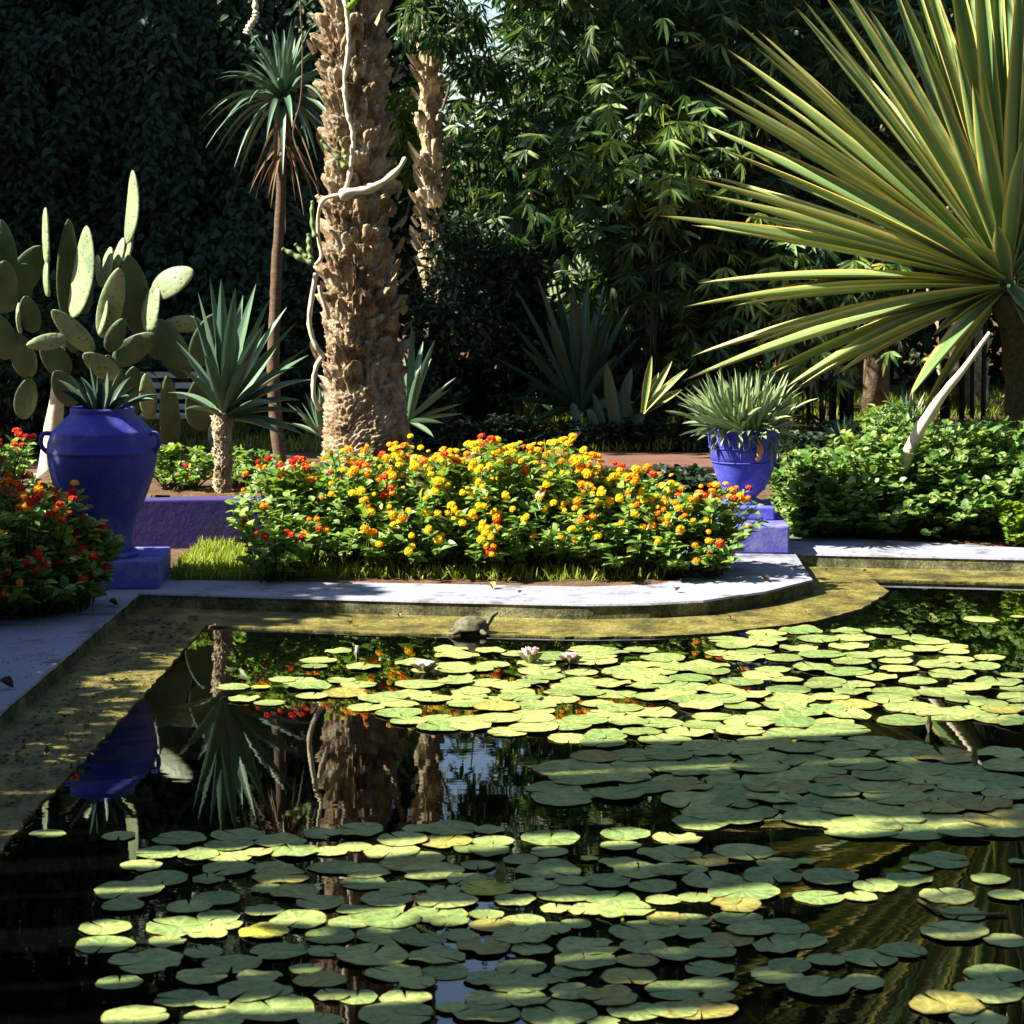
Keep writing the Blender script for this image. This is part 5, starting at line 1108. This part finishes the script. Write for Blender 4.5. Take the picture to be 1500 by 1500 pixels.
CC = [(527, 1217, 65), (520, 1240, 50), (573, 1247, 80), (613, 1213, 45), (660, 1215, 77), (717, 1217, 44), (610, 1257, 80), (653, 1233, 74), (687, 1243, 45), (723, 1233, 57), (717, 1247, 60), (807, 1226, 82), (597, 1267, 80), (633, 1277, 92), (700, 1268, 48), (763, 1260, 50), (803, 1275, 92), (908, 1263, 58), (977, 1250, 82), (937, 1277, 75), (983, 1275, 60), (533, 1293, 64), (590, 1300, 68), (683, 1288, 60), (783, 1297, 70), (837, 1292, 48), (888, 1290, 70), (957, 1297, 66), (650, 1305, 54), (567, 1318, 75), (653, 1320, 85), (543, 1333, 95), (640, 1338, 90), (713, 1340, 50), (657, 1350, 56), (720, 1357, 60), (767, 1350, 64), (815, 1330, 45), (860, 1333, 53), (897, 1317, 77), (807, 1362, 58), (843, 1353, 46), (943, 1363, 98), (977, 1347, 62), (570, 1372, 96), (623, 1380, 60), (863, 1387, 92), (943, 1387, 68), (780, 1390, 60), (547, 1400, 100), (640, 1403, 80), (652, 1423, 68), (577, 1425, 80), (762, 1417, 74), (713, 1435, 66), (757, 1443, 88), (810, 1433, 44), (837, 1425, 60), (839, 1452, 67), (902, 1450, 40), (612, 1442, 50), (523, 1460, 60), (595, 1463, 77), (713, 1462, 66), (773, 1465, 63), (660, 1477, 45), (713, 1483, 97), (817, 1485, 108), (580, 1487, 107), (930, 1482, 78), (985, 1482, 70), (883, 1497, 50)]
RR = [(1007, 1252, 42), (1090, 1248, 86), (1140, 1265, 60), (1180, 1263, 28), (1132, 1282, 82), (1017, 1273, 40), (1043, 1290, 90), (1215, 1285, 78), (1283, 1298, 62), (1333, 1287, 68), (1345, 1270, 45), (1377, 1260, 84), (1450, 1288, 55), (1490, 1263, 26), (1200, 1313, 74), (1260, 1313, 50), (1388, 1312, 77), (1477, 1312, 56), (1078, 1327, 72), (1082, 1345, 68), (1013, 1348, 55), (1412, 1338, 67), (1147, 1358, 74), (1100, 1363, 70), (1067, 1377, 76), (1170, 1377, 76), (1137, 1387, 68), (1043, 1393, 68), (1397, 1365, 96), (1473, 1377, 60), (1275, 1403, 80), (1322, 1393, 70), (1210, 1407, 54), (1040, 1420, 70), (1040, 1442, 80), (1137, 1428, 74), (1157, 1415, 62), (1263, 1440, 66), (1200, 1448, 90), (1457, 1425, 84), (1450, 1452, 98), (1387, 1472, 102), (1027, 1480, 100), (1053, 1463, 46), (1433, 1493, 84)]
FAR = [(495, 953, 42), (467, 967, 57), (460, 976, 42), (532, 977, 52), (440, 997, 58), (415, 995, 46), (453, 1005, 66), (457, 1020, 46), (358, 1024, 50), (395, 1029, 48), (505, 1015, 70), (535, 1036, 56), (525, 1003, 56), (585, 1032, 60), (660, 975, 60), (1437, 907, 54), (1490, 903, 22), (500, 997, 44)]
for a, b, c in LL: lily(a, b, c, 'dull green lily pad in the loose group at the lower left of the pond', 'pads in the loose lower left group')
for a, b, c in CC: lily(a, b, c, 'green lily pad in the wide near raft at the bottom centre, shade striped with sun', 'pads in the near centre raft')
for a, b, c in RR: lily(a, b, c, 'green lily pad at the lower right floating on the reflections of the striped leaves', 'pads on the lower right reflections')
lily(387, 1365, 70, 'bright yellow lily pad with a notch, alone among dull green pads at lower left', None, True)
lily(713, 1303, 74, 'yellow crumpled lily pad beside the grey lily bud', None, True)
lily(863, 1258, 26, 'small curled yellow lily pad at the right end of the shaded near raft', None, True)
lily(382, 1007, 30, 'small yellow lily pad tucked behind the leftmost far pads', None, True)
lily(341, 1005, 52, 'bright lily pad floating farthest left of the sunlit far pads', None)
for a, b, c in FAR: lily(a, b, c, 'sunlit yellow-green lily pad at the loose left fringe of the far raft' if a < 700 else 'sunlit lily pad lying apart by the far right water edge', 'pads at the fringe of the far raft' if a < 700 else 'pads apart at the far right')
def inside(x, y, poly):
    c = False; n = len(poly)
    for i in range(n):
        x1, y1 = poly[i]; x2, y2 = poly[(i + 1) % n]
        if (y1 > y) != (y2 > y) and x < (x2 - x1) * (y - y1) / (y2 - y1) + x1: c = not c
    return c
def fill(poly, n, overlap, label, group, rr=(.078, .118), holes=()):
    xs = [p[0] for p in poly]; ys = [p[1] for p in poly]; k = 0; tries = 0
    while k < n and tries < 9000:
        tries += 1; x = rng.uniform(min(xs), max(xs)); y = rng.uniform(min(ys), max(ys))
        if not inside(x, y, poly) or any(inside(x, y, h) for h in holes): continue
        c = on(x, y, .006); r = rng.uniform(*rr)
        if any(math.hypot(q[0] - c[0], q[1] - c[1]) < (q[2] + r) * overlap for q in placed): continue
        lily(x, y, 2 * r * F / c[1], label, group); k += 1
    return k
U1 = [(590, 962), (660, 950), (960, 950), (1010, 968), (1110, 978), (1100, 1030), (1000, 1085), (860, 1098), (820, 1078), (700, 1072), (600, 1068), (545, 1045), (560, 1020), (610, 1000)]
U2 = [(1035, 932), (1170, 922), (1300, 925), (1400, 942), (1500, 985), (1500, 1010), (1380, 1008), (1200, 985), (1120, 965), (1050, 960)]
U3 = [(1110, 980), (1210, 972), (1330, 992), (1430, 1000), (1500, 1010), (1500, 1030), (1300, 1060), (1100, 1090), (1000, 1095), (1090, 1030)]
MM = [(795, 1165), (830, 1112), (1000, 1092), (1250, 1065), (1500, 1025), (1500, 1218), (1300, 1228), (1150, 1200), (1000, 1208), (890, 1190)]
hole = [[(1250, 1062), (1420, 1050), (1500, 1060), (1500, 1100), (1400, 1110), (1300, 1085)], [(800, 1180), (1000, 1150), (1030, 1215), (860, 1215)]]
k1 = fill(U1, 92, .62, 'sunlit yellow-green lily pad in the crowded far raft below the turtle', 'pads in the crowded far raft')
k2 = fill(U2, 40, .78, 'sunlit lily pad in the scattered far group right of the pointed ledge', 'pads in the far right group')
k3 = fill(U3, 32, .72, 'lily pad at the shadow edge right of the far raft', 'pads along the shadow edge')
k4 = fill(MM, 82, .62, 'dark green shaded lily pad in the packed middle raft on the right', 'pads in the shaded middle raft', (.09, .135), hole)
NEAR = [[(150, 1225), (500, 1215), (950, 1225), (1040, 1250), (1000, 1500), (230, 1500), (150, 1420)]]
k5 = fill(NEAR[0], 30, .86, 'small green lily pad filling a gap between the near pads', 'small pads between the near ones', (.05, .085))
k6 = fill([(520, 1240), (700, 1215), (1000, 1215), (1120, 1260), (1080, 1490), (520, 1490)], 12, .72, 'green lily pad overlapping its neighbours in the near right half of the pond', 'overlapping near pads', (.075, .11))
flush_pads()
def lily_bud(px, py, label, mat, h=.055, r=.018, open_=0.3, cat='water lily'):
    c = on(px, py, .0); t = thing('water_lily', label, cat, c); mb = MB(); n = 11
    for k in range(n):
        a = k * 2.4; d = np.array([math.cos(a), math.sin(a), 0]); o_ = open_ * (.5 + .5 * (k / n))
        blade(mb, c + d * .004 + np.array([0, 0, .012]), c + d * (r * .4 + h * o_) + np.array([0, 0, .012 + h * (1 - .5 * o_)]), r * 1.5, -.02, c + np.array([0, 0, .2]), 6, .5, 0, ([0, .4, .75, 1], [.5, 1, .8, .05]))
    mb.build('petals', [M[mat]], t); mb = MB()
    for k in range(4):
        a = k * 1.57; d = np.array([math.cos(a), math.sin(a), 0]); blade(mb, c + d * .004, c + d * (r * .8 + h * open_) + np.array([0, 0, h * .7]), r * 1.3, -.05, c + np.array([0, 0, .2]), 5, .5)
    tube(mb, [c + np.array([0, 0, -.05]), c + np.array([0, 0, .02])], .005, 6); mb.build('sepals', [M['bud']], t)
lily_bud(523, 964, 'closed white lily bud in open water near the far left pads', 'petal_white', .05, .013, .1)
lily_bud(777, 972, 'pink water lily opening among the far sunlit pads', 'petal_pink', .075, .03, .5)
lily_bud(622, 984, 'white water lily half open on the left of the far raft', 'petal_white', .05, .028, .9)
lily_bud(836, 972, 'pale pink lily flower lying tilted on the far raft', 'petal_pink', .05, .025, .8)
lily_bud(733, 1296, 'grey-brown closed lily bud standing in the near raft', 'bud', .06, .018, .12)
lily_bud(1361, 1072, 'pale green lily bud standing by the dark water on the right', 'bud', .06, .014, .08)
lily_bud(1428, 1122, 'dark pointed lily bud at the right among shaded pads', 'bud', .06, .014, .08)
for k, (pts, lab) in enumerate((([(596, 1347), (612, 1357), (630, 1366), (648, 1372)], 'yellow lily stalk lying between near pads left of centre'), ([(899, 1327), (906, 1335), (912, 1345), (912, 1353)], 'short yellow lily stalk bending into dark water'), ([(1345, 1318), (1380, 1338), (1420, 1340), (1475, 1339)], 'thin brown lily stalk crossing the striped reflections'))):
    mb = MB(); w_ = spline([on(a, b, .006) for a, b in pts], 12); tube(mb, w_, .005, 6); o = mb.build('lily_stalk', [M['yellow_leaf' if k < 2 else 'dead_leaf']], None, w_[0]); tag(o, lab, 'stalk')

# ------------------------------------------------------------------ turtle basking on the ledge
tc = on(690, 926, .012); tc[2] = .012
t = thing('turtle', 'small olive turtle basking on the ledge with its neck stretched up to the right', 'turtle', tc)
sc_ = .098
vs_b = [(0, 0, .20), (.55, 0, .26), (.85, -.05, .42), (1.02, -.1, .68), (1.10, -.14, .88), (1.30, -.18, 1.02), (1.42, -.2, 1.08), (-.55, 0, .2), (-.95, 0, .10), (-1.2, .02, .05), (.5, -.5, .16), (.72, -.78, .04), (.85, -.85, .02), (.5, .5, .16), (.75, .8, .04), (-.55, -.5, .16), (-.86, -.7, .05), (-1.02, -.72, .0), (-.55, .5, .16), (-.85, .75, .04)]
es = [(0, 1), (1, 2), (2, 3), (3, 4), (4, 5), (5, 6), (0, 7), (7, 8), (8, 9), (1, 10), (10, 11), (11, 12), (1, 13), (13, 14), (7, 15), (15, 16), (16, 17), (7, 18), (18, 19)]
rd = [.34, .26, .17, .15, .17, .14, .06, .3, .08, .03, .17, .13, .06, .17, .12, .18, .14, .07, .18, .12]
me = bpy.data.meshes.new('body'); me.from_pydata([tuple(sc_ * q for q in v) for v in vs_b], es, []); me.update()
bo = bpy.data.objects.new('body', me); col.objects.link(bo); bo.parent = t
sk = bo.modifiers.new('skin', 'SKIN'); 
for i, q in enumerate(me.skin_vertices[0].data): q.radius = (rd[i] * sc_, rd[i] * sc_ * .85); q.use_root = (i == 0)
ss = bo.modifiers.new('sub', 'SUBSURF'); ss.levels = 2; ss.render_levels = 2
me.materials.append(M['turtle_skin'])
mb = MB(); nu, nv = 40, 14; a = np.arange(nu) / nu * 2 * np.pi; V = []
for i in range(nv):
    e = i / (nv - 1) * np.pi / 2
    scute = 1 + .015 * np.cos(a * 11) * np.sin(e * 2) + .02 * np.cos(e * 9)
    V.append(np.stack([.93 * np.cos(a) * np.cos(e)**.8 * scute, .74 * np.sin(a) * np.cos(e)**.8 * scute, .20 + .62 * np.sin(e) * scute - .05 * np.cos(e)**8], 1))
V.insert(0, np.stack([.86 * np.cos(a), .68 * np.sin(a), np.full(nu, .10)], 1)); V.insert(0, np.stack([.3 * np.cos(a), .3 * np.sin(a), np.full(nu, .07)], 1))
mb.add(np.concatenate(V) * sc_ + tc, [grid_faces(nu, nv + 2, True)], 0, True); mb.build('shell', [M['turtle_shell']], t)
for s in (-1, 1):
    m = MB(); c = tc + sc_ * np.array([1.24, -.15 + s * .10, 1.03]); lathe(m, [(0, -.018 * sc_ * 2), (.03 * sc_, 0), (0, .036 * sc_)], c, 8); m.build('eye', [M['basin']], t)

# fallen leaves, small litter
def dead_leaf(p, s, lab, mat='dead_leaf', name='fallen_leaf'):
    mb = MB(); a = rng.uniform(0, 6.28); d = np.array([math.cos(a), math.sin(a), .25])
    mb.scatter(leaf_T([(.2, .3), (.5, .42), (.8, .25)], .5, .25), np.array([p]), np.array([d]), np.array([[.2, -.3, 1.0]]), np.array([s])); mb.v[0][:, 2] += max(0, p[2] + .004 - mb.v[0][:, 2].min())
    d2 = mb.v[0] - np.array([0, 0, .003]); mb.add(d2, leaf_T([(.2, .3), (.5, .42), (.8, .25)])[1]); tag(mb.build(name, [M[mat]], None, np.asarray(p)), lab, 'leaf', 'fallen leaves')
dead_leaf(on(722, 863, Z_C), .055, 'curled yellow leaf fallen on the sunny rim left of centre', 'yellow_leaf')
dead_leaf(on(760, 869, Z_C), .03, 'tiny brown leaf lying on the sunny rim beside the yellow one')
dead_leaf(on(990, 866, Z_C), .05, 'brown leaf fallen on the rim below the right end of the lantana')
dead_leaf(on(1128, 852, Z_C), .055, 'dark curled leaf lying on the lavender platform in front of the plinth', 'stem')
dead_leaf(on(173, 887, Z_C), .055, 'dark dead leaf on the shaded rim below the big jar', 'stem')
dead_leaf(on(20, 1008, Z_C), .065, 'dead leaf at the inner edge of the left rim', 'stem')
for k, (px, py, s) in enumerate(((513, 914, .04), (585, 905, .03), (1210, 838, .025), (1265, 838, .03), (1182, 898, .025), (1070, 908, .025), (222, 930, .03), (305, 922, .045))):
    dead_leaf(on(px, py, .016), s, ('pale leaf scrap lying on the wet ledge left of the turtle', 'small brown scrap on the ledge left of the turtle', 'leaf scrap on the right ledge nearest the platform', 'leaf scrap on the right ledge farther from the platform', 'orange scrap on the ledge near its pointed corner', 'brown scrap on the ledge below the rounded rim', 'dark leaf scrap on the shaded left ledge', 'pale leaf at the corner where the left ledge meets the water')[k], 'dead_leaf')
n = 900; x = rng.uniform(-2.0, -1.62, n); y = rng.uniform(7.0, 12.2, n); mb = MB()
mb.scatter(T_SIMPLE, np.stack([x, y, np.full(n, .018)], 1), runit(n) * np.array([1, 1, .15]), runit(n) * .4 + np.array([0, 0, 1.0]), rng.uniform(.012, .04, n)); tag(mb.build('leaf_litter', [M['stem']]), kind='stuff')
n = 500; x = rng.uniform(-2.7, -2.05, n); y = rng.uniform(7.0, 12.4, n); mb = MB()
mb.scatter(T_SIMPLE, np.stack([x, y, np.full(n, Z_C + .004)], 1), runit(n) * np.array([1, 1, .15]), runit(n) * .4 + np.array([0, 0, 1.0]), rng.uniform(.008, .02, n)); tag(mb.build('rim_litter', [M['stem']]), kind='stuff')
